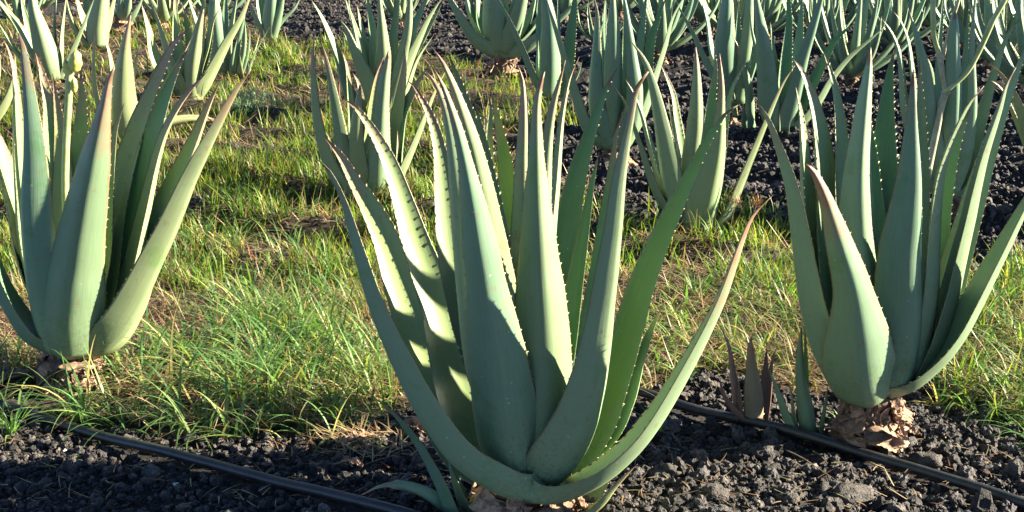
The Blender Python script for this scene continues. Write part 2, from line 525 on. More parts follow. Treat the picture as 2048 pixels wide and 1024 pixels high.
def aloe(ax, gy, leaves, label, warm=.3, stress=.5, green=.4, stem=None, nst=36, nh=8, r0=.025, ncol=14, group=None, cat="aloe plant", name="aloe_plant", teeth=True):
    """a plant whose foot stands on the ground under picture point (ax, gy)"""
    g = ground_at(ax, gy)
    g[2] = 0
    root = empty(name, g)
    tag(root, label, cat, group)
    for lf in leaves:
        phi, Rr, W, pts = lf[:4]
        kw = lf[4] if len(lf) > 4 else {}
        P2 = np.array([p[:2] for p in pts], float)
        seg = np.linalg.norm(np.diff(P2, axis=0), axis=1)
        s = np.concatenate([[0], np.cumsum(seg)]); s /= s[-1]
        kw = dict(kw); r1 = kw.pop('r0', r0)
        d = math.sin(R(phi)) * (r1 + Rr * (1 - (1 - s) ** 1.6))
        P3 = np.array([at_depth(p[0], p[1], g[1] + dd) for p, dd in zip(P2, d)])
        if len(P3) > 7:
            P3[2:-2] = P3[2:-2] * .6 + .2 * (P3[1:-3] + P3[3:-1])
        sc_ = np.array([mpp(p[1], p[2]) for p in P3])
        if len(pts[0]) == 3: wd = np.array([p[2] for p in pts], float) * sc_
        else:
            ss = np.linspace(0, 1, 14)
            Pn = np.stack([np.interp(ss, s, P3[:, k]) for k in range(3)], 1)
            # keep the traced points, widths by profile
            wd = W * wprof(s) * sc_
        args = dict(warm=warm, stress=stress, green=green)
        args.update(kw)
        leaf_mesh(root, P3, wd, phi, g, nst=nst, nh=nh, teeth=teeth, **args)
    if stem:
        rad, h = stem
        collar(root, rad, h, ncol, int(ax) + 3)
    return root

def wild_aloe(x, y, h, seed, label, n=18, warm=.2, stress=.35, green=.4, nst=20, nh=6, stem=True, group=None, name="aloe_plant", cat="aloe plant", wl=.11, teeth=True, ncol=5):
    lr = random.Random(seed)
    root = empty(name, (x, y, 0)); tag(root, label, cat, group)
    zb = .10 * h / .7 if stem else 0.0
    for i in range(n):
        f = i / n                    # 0 outer .. 1 inner
        phi = i * 137.5 + lr.uniform(-12, 12)
        reach = (.36 - .30 * f) * h / .7 * lr.uniform(.8, 1.25)
        top = h * (.72 + .30 * f) * lr.uniform(.88, 1.08)
        out = []
        for q in (0, .12, .3, .5, .75, 1):
            r_ = .02 + reach * (1 - (1 - q) ** (1.9 - .5 * f))
            z = zb + .02 * f + (top - zb) * (q ** (1.22 - .2 * f))
            out.append((x + math.cos(R(phi)) * r_, y + math.sin(R(phi)) * r_, z))
        s = np.array([0, .12, .3, .5, .75, 1.])
        wd = wl * h / .7 * lr.uniform(.8, 1.1) * (1 - .3 * f) * wprof(s)
        leaf_mesh(root, np.array(out), wd, phi, (x, y, 0), nst=nst, nh=nh, warm=warm, stress=stress, green=green + lr.uniform(-.1, .1), teeth=teeth)
    if stem: collar(root, .05 * h / .7, zb + .02, ncol, seed)
    return root

# ------------------------------------------------------------------ the ground
def ground_mesh():
    def axis(lo, hi, step, far, grow=1.28):
        a = list(np.arange(lo, hi + 1e-6, step))
        d = step
        x = hi
        while x < far: d *= grow; x += d; a.append(x)
        d = step; x = lo; pre = []
        while x > -far: d *= grow; x -= d; pre.append(x)
        return np.array(pre[::-1] + a)
    xs = axis(-3.4, 3.4, .028, 260); ys = axis(1.2, 13.5, .034, 260)
    X, Y = np.meshgrid(xs, ys)
    Z = gheight(X, Y)
    g = gmask(X, Y).astype(float)
    near = (Y > .3)
    g = g * near
    nx, ny = len(xs), len(ys)
    idx = np.arange(nx * ny).reshape(ny, nx)
    F = np.stack([idx[:-1, :-1], idx[:-1, 1:], idx[1:, 1:], idx[1:, :-1]], -1).reshape(-1, 4)
    V = np.stack([X, Y, Z], -1).reshape(-1, 3)
    o = mk_obj("ground", V, F, M_SOIL, None, True, {"weedy": ("FLOAT", g.ravel())})
    tag(o, kind="structure")
ground_mesh()

# ------------------------------------------------------------------ aloes in front
LEFTL = dict
P_CENTRE = [
 (-143, .22, 112, [(1085,972),(1045,972),(1000,955),(917,910),(855,815),(807,724),(753,612),(722,512),(692,399),(661,345),(631,316)], dict(stress=.55, r0=.085)),
 (128, .34, 132, [(985,935),(930,880),(880,800),(850,715),(818,610),(790,530),(770,470),(745,420),(705,355),(680,310),(647,272)], dict(stress=.75, warm=.75, turn=-14)),
 (134, .34, 118, [(1000,950),(950,880),(915,794),(903,731),(877,606),(851,540),(826,474),(801,386),(776,313),(748,264),(715,219),(683,195)], dict(warm=.7, stress=.6, turn=-14)),
 (118, .22, 105, [(1020,890),(960,700),(925,600),(899,500),(889,400),(882,300),(864,230),(832,178),(816,162)], dict(stress=.8, warm=.6)),
 (-125, .07, 112, [(1030,930),(975,760),(948,620),(928,470),(912,330),(898,239),(884,190),(866,160),(850,141)], dict(stress=.5)),
 (-105, .13, 150, [(1034,935,112),(1020,885,138),(1006,790,134),(987,675,113),(969,550,83),(961,500,73),(946,400,50),(928,310,30),(915,255,22),(897,200,14),(885,170,9),(869,140,2)], dict(warm=.15, stress=.6, r0=.045)),
 (-110, .03, 105, [(1045,900),(1015,700),(990,520),(968,390),(950,300),(930,240),(908,170),(885,124),(866,98)], dict(warm=.6, stress=.6)),
 (80, .12, 98, [(1055,900),(1020,650),(990,450),(960,320),(943,235),(925,180),(908,135),(894,102)], dict(green=.6, warm=.5)),
 (85, .09, 75, [(1050,850),(1010,560),(985,380),(967,280),(955,225),(947,202)], dict(green=.7, warm=.5)),
 (95, .12, 35, [(1040,800),(990,420),(975,300),(970,230),(957,172)], dict(stress=1)),
 (100, .10, 78, [(1050,850),(1005,560),(985,420),(978,324),(979,263),(981,217),(974,178)], dict(warm=.7)),
 (85, .14, 104, [(1055,900),(1045,700),(1030,520),(1018,400),(1011,320),(1000,262),(990,212),(980,178)], dict(green=1, warm=.9, stress=.6)),
 (-60, .0, 60, [(1055,860),(1036,700),(1020,530),(1009,471),(994,427),(977,383),(962,355)], dict(green=1, warm=.5, stress=.1)),
 (-80, .0, 95, [(1055,900),(1048,650),(1046,450),(1045,330),(1047,270),(1049,215),(1045,160),(1035,130)], dict(stress=.9, warm=.6)),
 (-85, .04, 112, [(1078,930,110),(1090,820,118),(1088,690,114),(1081,600,103),(1078,500,78),(1073,410,58),(1073,324,36),(1073,275,26),(1072,217,18),(1078,180,13),(1089,143,3)], dict(warm=.35, stress=.5, green=.7)),
 (-60, .0, 95, [(1070,900),(1075,650),(1083,450),(1090,330),(1098,251),(1108,200),(1120,160),(1131,120)], dict(warm=.5, stress=.6)),
 (20, .10, 82, [(1065,900),(1080,650),(1098,450),(1108,370),(1114,300),(1120,240),(1130,190),(1139,155),(1158,114)], dict(warm=.7, stress=.8)),
 (58, .16, 118, [(1095,900),(1108,720),(1120,560),(1132,470),(1147,390),(1157,340),(1178,275),(1195,222),(1212,178),(1234,137)], dict(green=1, warm=.1, stress=.3)),
 (40, .09, 82, [(1100,900),(1130,700),(1152,560),(1167,470),(1180,390),(1190,340),(1198,305)], dict(green=1, warm=.1, stress=.1)),
 (60, .10, 62, [(1120,850),(1180,650),(1213,420),(1227,310),(1235,260),(1246,222)], dict(green=.8, stress=.9)),
 (-64, .17, 150, [(1092,950,118),(1122,900,150),(1150,850,142),(1170,790,124),(1190,700,102),(1204,600,82),(1211,550,72),(1227,450,57),(1235,350,44),(1250,290,30),(1262,226,21),(1273,177,15),(1297,143,4)], dict(warm=.3, stress=.75, turn=20)),
 (40, .26, 112, [(1120,950),(1190,850),(1235,740),(1262,650),(1277,593),(1298,534),(1322,476),(1349,417),(1383,350),(1410,285),(1449,230),(1476,211)], dict(green=1, warm=.65, stress=.2)),  # backlit glow put into the bright green colour
 (38, .18, 72, [(1130,940),(1215,870),(1255,800),(1280,720),(1300,665),(1327,607)], dict(green=.9, warm=.3, stress=.4)),
 (-33, .20, 108, [(1040,976),(1085,978),(1130,970),(1190,945),(1250,898),(1297,841),(1335,780),(1368,724),(1410,650),(1440,590),(1462,530),(1483,470),(1505,430),(1543,393)], dict(stress=1, warm=.45, r0=.10, turn=24)),
 (-150, .10, 52, [(925,1050),(905,1020),(888,973),(864,929),(841,888),(817,856),(785,824),(748,794)], dict(warm=.0, stress=.7)),
 (-165, .08, 45, [(930,1060),(885,1010),(850,985),(800,970),(760,975),(712,996)], dict(stress=1, roll=60)),
 (-30, .12, 50, [(1120,1050),(1190,1010),(1230,968),(1275,928)], dict(stress=1, warm=1)),
 (30, .05, 80, [(1120,1060),(1165,1015),(1195,985),(1225,945)], dict(warm=.1, stress=0)),
 (-170, .03, 70, [(960,1040),(935,1000),(915,960),(895,915)], dict(warm=.1, stress=.3)),
]
P_RIGHT = [
 (-105, .18, 140, [(1735,788,120),(1722,750,140),(1717,717,140),(1716,659,116),(1708,591,84),(1701,556,70),(1681,497,57),(1665,439,40),(1647,380,24),(1627,344,13),(1609,327,3)], dict(stress=1, warm=.1)),
 (-75, .08, 118, [(1790,760,110),(1800,660,120),(1800,550,117),(1801,497,109),(1810,439,93),(1819,373,71),(1821,314,53),(1823,256,34),(1825,197,20),(1827,139,3)], dict(warm=.05, stress=.5, green=.7)),
 (-160, .18, 100, [(1710,778),(1675,740),(1645,680),(1626,614),(1616,556),(1607,497),(1597,439),(1586,373),(1571,329),(1553,276),(1533,232),(1506,197)], dict(stress=.65)),
 (140, .18, 95, [(1690,740),(1655,620),(1635,520),(1622,440),(1615,370),(1611,300),(1603,230),(1592,175)], dict(stress=.5, warm=.6)),
 (128, .18, 130, [(1705,740),(1680,620),(1665,520),(1657,440),(1653,373),(1650,314),(1641,256),(1628,197),(1607,147),(1587,118)], dict(warm=.5, stress=.5)),
 (110, .15, 80, [(1740,740),(1705,520),(1690,400),(1684,300),(1678,220),(1664,150),(1647,104)], dict(warm=.5)),
 (-95, .02, 118, [(1740,750,100),(1726,600,104),(1718,497,86),(1714,439,74),(1714,373,62),(1717,314,49),(1723,256,39),(1729,197,29),(1737,139,16),(1741,95,3)], dict(warm=.3, stress=.15, green=.6)),
 (85, .14, 118, [(1760,740),(1765,560),(1766,430),(1768,340),(1769,290),(1771,240),(1774,197),(1781,139),(1789,99)], dict(green=1, warm=.1, stress=.3)),
 (100, .12, 78, [(1750,700),(1752,520),(1748,420),(1745,330),(1740,260),(1735,210)], dict(green=.9)),
 (60, .12, 72, [(1800,720),(1830,480),(1842,350),(1843,256),(1840,168),(1838,116)], dict(warm=.4)),
 (-20, .08, 84, [(1830,740),(1850,600),(1858,500),(1864,420),(1872,350),(1893,295),(1916,245),(1936,209),(1968,172)], dict(warm=.4, stress=.3)),
 (50, .18, 88, [(1835,740),(1858,600),(1872,500),(1882,420),(1893,360),(1912,290),(1935,230),(1941,218)], dict(green=1, warm=.3, stress=.5)),
 (-12, .12, 92, [(1830,748),(1860,680),(1890,600),(1912,500),(1930,439),(1943,380),(1960,314),(1983,256),(1998,215),(2012,170),(2032,135)], dict(warm=.4, stress=.4)),
 (25, .22, 95, [(1835,740),(1880,650),(1915,520),(1945,420),(1975,310),(2005,220),(2035,140),(2065,70)], dict(warm=.3)),
 (-22, .20, 112, [(1770,772),(1815,752),(1865,712),(1900,673),(1935,614),(1966,556),(2000,497),(2030,439),(2065,380),(2110,310)], dict(warm=.3, stress=.6, turn=20)),
]
P_LEFT = [
 (-90, .16, 141, [(140,695,124),(140,665,140),(139,634,141),(147,576,127),(155,517,106),(163,459,93),(176,390,79),(191,314,62),(201,259,41),(211,205,24),(219,160,12),(229,133,3)], dict(stress=.95, warm=.25, green=.6)),
 (-118, .12, 100, [(120,695,90),(100,640,100),(85,570,98),(76,490,92),(71,430,86),(70,369,76),(70,314,62),(66,259,51),(61,205,38),(54,150,27),(47,100,17),(37,66,3)], dict(stress=.6, warm=.1)),
 (170, .12, 76, [(100,660),(60,500),(40,350),(37,266),(35,200),(29,133),(17,100),(7,80)], dict(warm=.6, stress=.6)),
 (-163, .16, 95, [(120,690),(75,665),(45,630),(15,580),(-10,520),(-40,440),(-70,350)], dict(warm=0)),
 (115, .14, 95, [(135,660),(125,500),(118,400),(110,314),(105,266),(99,200),(87,160),(80,130),(71,106)], dict(warm=.5, stress=.9, green=.6)),
 (95, .12, 74, [(140,650),(130,480),(126,350),(121,266),(113,200),(105,147)], dict(warm=.8, stress=1)),
 (80, .14, 98, [(150,650),(150,480),(154,380),(159,300),(163,240),(165,190),(161,135)], dict(green=.8, warm=.6)),
 (60, .12, 62, [(170,660),(205,520),(216,400),(222,330),(230,265),(240,230),(249,206)], dict(warm=.6)),
 (55, .20, 118, [(190,670),(225,590),(250,517),(258,459),(271,401),(288,339),(302,276),(322,214),(345,155),(365,115),(378,97)], dict(green=.9, warm=.3, stress=.7)),
 (75, .20, 88, [(185,660),(205,540),(222,430),(240,360),(262,290),(280,233),(302,185),(325,135),(346,90),(386,50)], dict(stress=1, warm=.8)),
 (35, .24, 74, [(195,670),(250,560),(285,430),(305,330),(322,272),(345,225),(375,186),(416,142)], dict(stress=1, warm=.7)),
 (42, .24, 118, [(200,675),(250,590),(285,510),(312,440),(335,390),(360,339),(388,276),(414,214),(439,165)], dict(warm=.7, green=.6, stress=.7)),
 (-24, .20, 108, [(165,692),(205,672),(241,634),(272,576),(299,517),(331,459),(356,400),(378,350),(400,308),(434,245),(470,183),(503,138)], dict(warm=.55, stress=.6, turn=6)),
 (10, .12, 72, [(180,702),(230,678),(270,625),(297,570),(312,520)], dict(warm=.6)),
 (165, .2, 95, [(110,650),(60,520),(30,400),(5,310),(-30,230),(-60,170)], dict(stress=1, warm=.7)),
]
centre = aloe(1050, 1032, P_CENTRE, "largest aloe in the centre foreground, wide pale green rosette beside the drip hose", warm=.3, stress=.5, stem=(.080, .062), nst=54, nh=10, r0=.045, ncol=54)
right = aloe(1738, 880, P_RIGHT, "blue-green aloe at the right with a crooked brown-tipped front leaf, standing on a peeling trunk", warm=.25, stress=.4, stem=(.047, .100), nst=50, nh=10, r0=.035, ncol=64)
left = aloe(143, 772, P_LEFT, "left-edge aloe with a green flower stalk rising among its leaves", warm=.4, stress=.6, stem=(.052, .086), nst=50, nh=10, r0=.035, ncol=50)

def stalk(root, gy_depth, pts, r, mat, name="flower_stalk", parent=None):
    g = np.array(root.location)
    P = np.array([np.append(at_depth(p[0], p[1], gy_depth + (p[2] if len(p) > 2 else 0)) - g, r * (p[3] if len(p) > 3 else 1)) for p in pts])
    C, tt, L = catmull(P, 26)
    V, F = tube(C[:, :3], C[:, 3], 12)
    return mk_obj(name, V, F, mat, parent if parent is not None else root)
def bud(parent, root, Y, px, py, wpx, hpx, mat, tilt=0, name="bud"):
    g = np.array(root.location)
    c = at_depth(px, py, Y) - g; k = mpp(Y)
    V, F = [], []
    n, m_ = 9, 12
    for i in range(n):
        t = i / (n - 1)
        rr = (math.sin(math.pi * t ** .8) ** .7 * (1 + .12 * math.sin(t * 19))) * wpx * k * .5 + .0004
        z = (t - .5) * hpx * k
        for j in range(m_):
            a = 2 * math.pi * j / m_
            r2 = rr * (1 + .09 * math.sin(3 * a + i))
            V.append(c + np.array([r2 * math.cos(a) + z * math.sin(R(tilt)), r2 * math.sin(a), z * math.cos(R(tilt))]))
    for i in range(n - 1):
        for j in range(m_):
            j2 = (j + 1) % m_
            F.append((i * m_ + j, i * m_ + j2, (i + 1) * m_ + j2, (i + 1) * m_ + j))
    F.append(tuple(range(m_ - 1, -1, -1))); F.append(tuple((n - 1) * m_ + j for j in range(m_)))
    return mk_obj(name, V, F, mat, parent)
Yl = left.location[1]
fs = stalk(left, Yl + .02, [(142, 650), (135, 480), (131, 400), (131, 330), (134, 250), (137, 200), (139, 150), (146, 118)], .0075, M_STALK)
bud(fs, left, Yl + .015, 151, 122, 25, 46, M_BUD, 8)
bud(fs, left, Yl + .010, 148, 170, 13, 32, M_BUD, 4)
bud(fs, left, Yl + .02, 135, 138, 16, 40, M_BUD, -8)

# ------------------------------------------------------------------ aloes behind, each traced at its own distance
P_MID = [
 (-150, .12, 58, [(720,400),(693,380),(668,340),(650,300),(640,255),(632,206),(628,158),(627,109),(630,65)]),
 (-130, .08, 55, [(725,395),(700,360),(686,320),(678,255),(665,180),(653,121),(642,82)], dict(warm=.3)),
 (150, .12, 46, [(735,395),(715,330),(706,260),(700,190),(694,135),(685,104)]),
 (130, .10, 45, [(735,395),(727,300),(726,230),(718,170),(705,145)]),
 (-120, .10, 50, [(738,398,50),(718,340,46),(712,280,36),(716,220,22),(720,170,4)]),
 (-85, .08, 58, [(755,400,60),(755,340,58),(760,280,42),(764,215,30),(769,158,24),(775,125,14),(777,101,2)], dict(warm=.35, stress=.6)),
 (100, .05, 50, [(750,395,50),(745,300,40),(750,220,30),(757,160,18),(768,115,2)], dict(stress=1)),
 (70, .10, 50, [(765,395),(780,310),(792,245),(802,185),(809,133),(809,92)], dict(warm=.8, stress=1)),
 (45, .12, 62, [(775,395),(785,340),(792,290),(803,231),(822,190),(840,158),(857,134)], dict(green=1, warm=.2)),
 (-15, .12, 38, [(775,400),(800,345),(825,290),(849,231),(870,180),(897,132)], dict(warm=.5)),
 (15, .12, 30, [(775,398),(790,350),(793,300),(795,262)], dict(stress=1)),
]
aloe(748, 402, P_MID, "pinkish aloe in the grass behind the left leaves of the largest aloe", warm=.65, stress=.9, stem=(.045, .03), nst=30, nh=7)
P_MID2 = [
 (160, .12, 44, [(735,228),(708,205),(691,165),(679,120),(662,75),(644,35),(622,-2)]),
 (-140, .12, 62, [(752,222),(743,180),(722,130),(705,90),(693,60),(677,36)], dict(green=.6)),
 (140, .12, 34, [(745,200),(733,150),(722,103),(708,50),(690,-5)]), (120, .12, 30, [(752,205),(749,147),(738,111),(726,67),(714,9)]),
 (100, .12, 34, [(755,200),(752,117),(744,50),(735,0),(730,-30)]),
 (-90, .10, 50, [(760,222,50),(765,165,44),(767,117,32),(764,59,20),(760,10,10),(758,-30,2)], dict(green=.6)),
 (80, .12, 36, [(770,210),(780,150),(785,100),(790,50),(797,0),(800,-30)]),
 (-60, .06, 44, [(780,215),(795,160),(808,110),(817,59),(820,0),(822,-40)]),
 (-20, .12, 48, [(785,220),(800,165),(817,119),(836,78),(858,34),(885,-5)]),
 (20, .12, 32, [(790,215),(812,160),(832,110),(845,85),(842,62)]), (10, .12, 26, [(795,215),(812,175),(834,117),(868,69)]),
 (60, .12, 38, [(785,205),(815,110),(830,50),(852,0),(868,-40)]), (40, .14, 32, [(790,210),(820,130),(850,70),(872,30),(886,0)]),
 (170, .10, 26, [(740,215),(728,150),(712,70),(700,20),(697,-15)]),
]
aloe(765, 235, P_MID2, "dense pale aloe straight behind the pinkish one, against bare black soil", warm=.5, stress=.25, stem=(.045, .04), nst=26, nh=6)
P_Q = [
 (-150, .14, 50, [(1020,108),(980,98),(950,77),(930,48),(912,18),(895,-12),(880,-50)]),
 (-28, .14, 46, [(1005,110),(1045,97),(1075,75),(1109,46),(1138,20),(1165,-10)]),
 (-105, .10, 50, [(995,100,46),(989,60,50),(987,20,46),(982,-30,30),(975,-90,3)]),
 (-65, .12, 46, [(1008,103,44),(1020,75,46),(1033,40,40),(1043,0,32),(1052,-50,18),(1058,-90,2)], dict(warm=.3)),
 (150, .12, 40, [(985,90),(962,50),(957,10),(953,-40)]), (30, .12, 35, [(1015,90),(1045,60),(1063,20),(1075,-30)]),
 (170, .12, 35, [(980,90),(948,40),(935,0),(925,-50)]), (90, .12, 40, [(1000,90),(1005,30),(1010,-60)]),
 (70, .12, 35, [(1010,90),(1030,20),(1045,-70)]), (110, .1, 40, [(1000,90),(990,20),(975,-80)]),
 (130, .12, 26, [(980,85),(955,40),(944,15),(936,-30)]), (15, .12, 30, [(1020,95),(1058,60),(1085,20),(1098,-25)]),
]
aloe(1003, 157, P_Q, "bowl-shaped teal aloe on a shaggy tan trunk near the top centre", warm=.1, stress=.1, stem=(.085, .15), nst=26, nh=7, ncol=22, r0=.05)
P_T = [
 (-165, .10, 30, [(1085,185),(1068,150),(1042,88),(1022,45),(998,0),(985,-30)], dict(warm=0)),
 (-90, .08, 42, [(1098,190,44),(1100,140,44),(1100,90,40),(1098,40,30),(1092,0,22),(1086,-60,3)], dict(warm=0, green=.6)),
 (-130, .04, 15, [(1100,195),(1097,170),(1094,150),(1088,126)]), (170, .05, 30, [(1085,190),(1079,146),(1077,110),(1077,80)]),
 (70, .1, 38, [(1120,195),(1133,130),(1142,70),(1149,10),(1155,-40)], dict(green=.7)), (120, .1, 22, [(1108,190),(1114,110),(1117,44),(1115,-10)]),
 (100, .1, 34, [(1100,190),(1085,100),(1078,30),(1080,-30)]), (20, .1, 16, [(1125,200),(1142,170),(1155,150),(1165,120)]),
]
aloe(1105, 222, P_T, "dark blue-green aloe between the shaggy-trunked aloe and the tall upright one", warm=.1, stress=.15, stem=(.04, .03), nst=24, nh=6)
P_S = [
 (-168, .14, 52, [(1215,290),(1188,270),(1170,240),(1155,190),(1138,135),(1120,80),(1105,35),(1090,-10)], dict(warm=.1)),
 (-130, .10, 48, [(1220,295),(1203,250),(1192,205),(1191,146),(1193,88),(1194,29),(1187,-10)], dict(warm=0, stress=.5)),
 (-90, .10, 40, [(1222,278,36),(1225,234,40),(1226,176,38),(1227,117,36),(1227,59,26),(1226,0,12),(1225,-40,2)], dict(warm=.1, green=.6)),
 (100, .08, 32, [(1235,280),(1250,180),(1252,110),(1251,40),(1250,-20)], dict(green=.8)),
 (-55, .12, 58, [(1235,292),(1262,245),(1271,185),(1264,117),(1257,59),(1249,0),(1244,-30)], dict(warm=.2)),
 (50, .14, 46, [(1250,285),(1275,220),(1292,150),(1303,80),(1318,30),(1335,-10)], dict(green=1)),
 (-12, .12, 45, [(1250,292),(1283,225),(1308,150),(1328,90),(1343,38),(1364,0),(1375,-15)], dict(warm=.3)),
 (-30, .10, 34, [(1235,292),(1255,262),(1268,225),(1280,180)], dict(green=.6)), (-140, .06, 22, [(1215,292),(1205,262),(1203,225),(1210,200)]),
 (80, .12, 34, [(1235,280),(1262,190),(1280,90),(1290,10),(1298,-30)]), (130, .12, 34, [(1220,280),(1210,180),(1208,80),(1212,-10)]),
]
aloe(1232, 342, P_S, "tall upright aloe on a short dry-skirted trunk, right behind the largest aloe", warm=.15, stress=.2, stem=(.05, .09), nst=30, nh=7, ncol=16, r0=.035)
P_W = [
 (-130, .12, 58, [(1375,440),(1355,400),(1342,355),(1335,314),(1324,256),(1312,197),(1300,144),(1285,115),(1261,81)], dict(green=.6)),
 (160, .14, 45, [(1365,440),(1335,385),(1312,320),(1298,272),(1285,227),(1267,185),(1251,159)]),
 (-170, .14, 42, [(1360,445),(1325,400),(1303,350),(1287,300),(1268,247),(1250,203),(1223,168)]),
 (130, .1, 42, [(1378,430),(1368,350),(1361,290),(1354,235),(1347,190),(1333,153),(1321,128)]),
 (120, .1, 28, [(1375,430),(1360,330),(1352,279),(1344,241),(1336,194)]),
 (-95, .06, 54, [(1385,440,50),(1384,380,52),(1385,314,42),(1391,256,36),(1393,197,25),(1393,139,14),(1391,94,3)]),
 (90, .1, 45, [(1395,430),(1408,330),(1418,256),(1424,197),(1431,139),(1429,96)], dict(green=.7)),
 (-70, .14, 80, [(1400,462,74),(1405,420,80),(1412,388,78),(1424,344,62),(1436,285,42),(1441,227,24),(1443,168,13),(1439,107,2)], dict(stress=1, warm=.5, green=.9)),
 (35, .12, 35, [(1415,440),(1440,330),(1452,240),(1462,185),(1480,145),(1499,119)], dict(warm=.7)),
 (-20, .14, 46, [(1415,462),(1450,430),(1475,375),(1506,300),(1526,252),(1550,197),(1568,162),(1590,131)], dict(warm=.6, stress=.7)),
 (160, .06, 14, [(1335,455),(1329,410),(1322,370),(1313,332)], dict(stress=1)), (-160, .06, 12, [(1325,450),(1330,420),(1336,395),(1341,378)]),
]
aloe(1392, 462, P_W, "yellowish aloe with one broad olive-brown leaf, in grass right of the largest aloe", warm=.5, stress=.6, stem=(.04, .03), nst=30, nh=7)
P_Y = [
 (-168, .1, 30, [(1450,190),(1425,145),(1404,103),(1383,59),(1360,18),(1350,-5)]), (150, .1, 28, [(1450,190),(1426,110),(1416,44),(1404,0),(1395,-30)]),
 (-100, .1, 45, [(1460,205,45),(1452,140,45),(1450,90,42),(1452,40,32),(1455,0,22),(1457,-50,3)]),
 (-60, .08, 40, [(1478,205,40),(1488,130,40),(1494,80,34),(1498,30,26),(1500,-20,16),(1502,-70,2)], dict(warm=.3)),
 (-100, .12, 22, [(1500,240),(1498,180),(1486,132),(1477,97),(1464,70)], dict(stress=1)),
 (-130, .1, 16, [(1470,230),(1462,180),(1455,135),(1448,100)]), (-80, .12, 24, [(1506,275),(1503,250),(1499,225),(1497,204)], dict(green=1)),
 (-100, .12, 18, [(1492,262),(1489,240),(1487,222),(1486,205)], dict(green=.6, stress=1)), (-150, .1, 14, [(1500,278),(1485,268),(1472,250),(1460,228)], dict(stress=1)),
 (20, .1, 34, [(1480,200),(1505,130),(1520,60),(1530,0)]), (100, .1, 30, [(1470,190),(1475,100),(1478,0)]),
]
aloe(1478, 262, P_Y, "dark teal aloe with small pups at its foot, left of the big teal one", warm=.05, stress=.2, stem=(.04, .03), nst=24, nh=6)
P_X = [
 (-120, .12, 50, [(1552,252,46),(1538,210,46),(1534,160,42),(1529,110,34),(1522,59,24),(1515,10,12),(1510,-30,2)]),
 (125, .1, 30, [(1562,240),(1558,180),(1552,130),(1546,90),(1541,45)], dict(warm=.4)),
 (95, .1, 34, [(1568,230),(1570,160),(1573,110),(1578,50),(1577,0),(1575,-40)], dict(green=.8)),
 (-60, .12, 52, [(1568,260,46),(1580,220,50),(1592,176,42),(1606,117,34),(1624,59,26),(1642,0,14),(1652,-35,2)]),
 (-15, .14, 46, [(1570,258),(1602,240),(1637,195),(1661,155),(1698,112),(1737,80),(1771,53)], dict(warm=.3)),
 (40, .16, 40, [(1575,245),(1605,205),(1630,158),(1650,118),(1668,85),(1685,66),(1710,45)], dict(green=.9)),
 (165, .12, 34, [(1555,240),(1535,180),(1520,120),(1505,60),(1500,10)]), (80, .12, 34, [(1570,230),(1590,140),(1600,60),(1605,-20)]),
 (-100, .12, 9, [(1557,270),(1558,250),(1559,228)], dict(stress=1)), (-70, .12, 9, [(1574,287),(1577,262),(1580,243)], dict(green=1)), (-40, .12, 9, [(1581,287),(1588,272),(1594,260)], dict(green=1)),
]
aloe(1565, 275, P_X, "big teal aloe whose lit leaf leans far right over the bare soil", warm=.05, stress=.25, stem=(.045, .03), nst=26, nh=7)
P_Z = [
 (150, .12, 60, [(1885,390),(1850,330),(1826,270),(1812,215),(1808,165),(1805,122),(1795,85),(1781,60),(1763,37)], dict(warm=.35)),
 (140, .12, 36, [(1890,380),(1850,300),(1835,220),(1827,150),(1818,85),(1803,44),(1786,22)], dict(warm=.3)),
 (-120, .10, 56, [(1892,392),(1868,310),(1856,225),(1850,150),(1840,98),(1828,55),(1818,21)], dict(green=.6)),
 (-85, .08, 44, [(1900,388,42),(1901,320,45),(1904,256,43),(1907,171,39),(1907,98,29),(1909,49,19),(1910,23,3)], dict(green=.6)),
 (-60, .10, 46, [(1905,388),(1928,320),(1942,256),(1945,197),(1943,139),(1944,80),(1947,30),(1950,-20)]),
 (30, .14, 46, [(1910,388),(1938,320),(1960,250),(1979,180),(1993,132),(2003,98),(2018,66),(2040,37)], dict(warm=.3)),
 (-20, .10, 34, [(1898,398),(1932,372),(1960,325),(1985,262)]), (100, .1, 34, [(1900,380),(1880,250),(1878,120),(1885,20),(1888,-20)]),
 (70, .1, 30, [(1905,380),(1925,220),(1932,100),(1938,0)]), (-110, .05, 18, [(1862,170),(1860,145),(1856,125),(1849,108)], dict(green=1)),
]
zz = aloe(1903, 445, P_Z, "aloe with a branched bare flower stalk, behind the right-hand blue-green aloe", warm=.1, stress=.2, stem=(.042, .10), nst=30, nh=7, ncol=14, r0=.035)
Yz = zz.location[1]
st = stalk(zz, Yz - .10, [(1838, 415, .1), (1850, 373), (1862, 314), (1874, 256), (1883, 212), (1892, 183)], .011, M_STALK2)
bk = stalk(zz, Yz - .10, [(1892, 185), (1885, 150), (1882, 125), (1880, 110)], .0085, M_STALK2, "branch", st)
stalk(zz, Yz - .10, [(1880, 112), (1869, 73), (1866, 24), (1867, -10), (1869, -50)], .0085, M_STALK, "branch", st)
stalk(zz, Yz - .10, [(1886, 112), (1896, 73), (1903, 44), (1915, 7), (1925, -35)], .0055, M_STALK2, "branch", st)
stalk(zz, Yz - .11, [(1891, 184), (1932, 146), (1954, 110), (1974, 68), (1988, 37), (2008, 2), (2025, -35)], .0085, M_STALK, "branch", st)
bud(st, zz, Yz - .10, 1892, 183, 18, 20, M_STALK2, 0, "node")
bud(st, zz, Yz - .10, 1881, 111, 16, 14, M_STALK2, 0, "node")
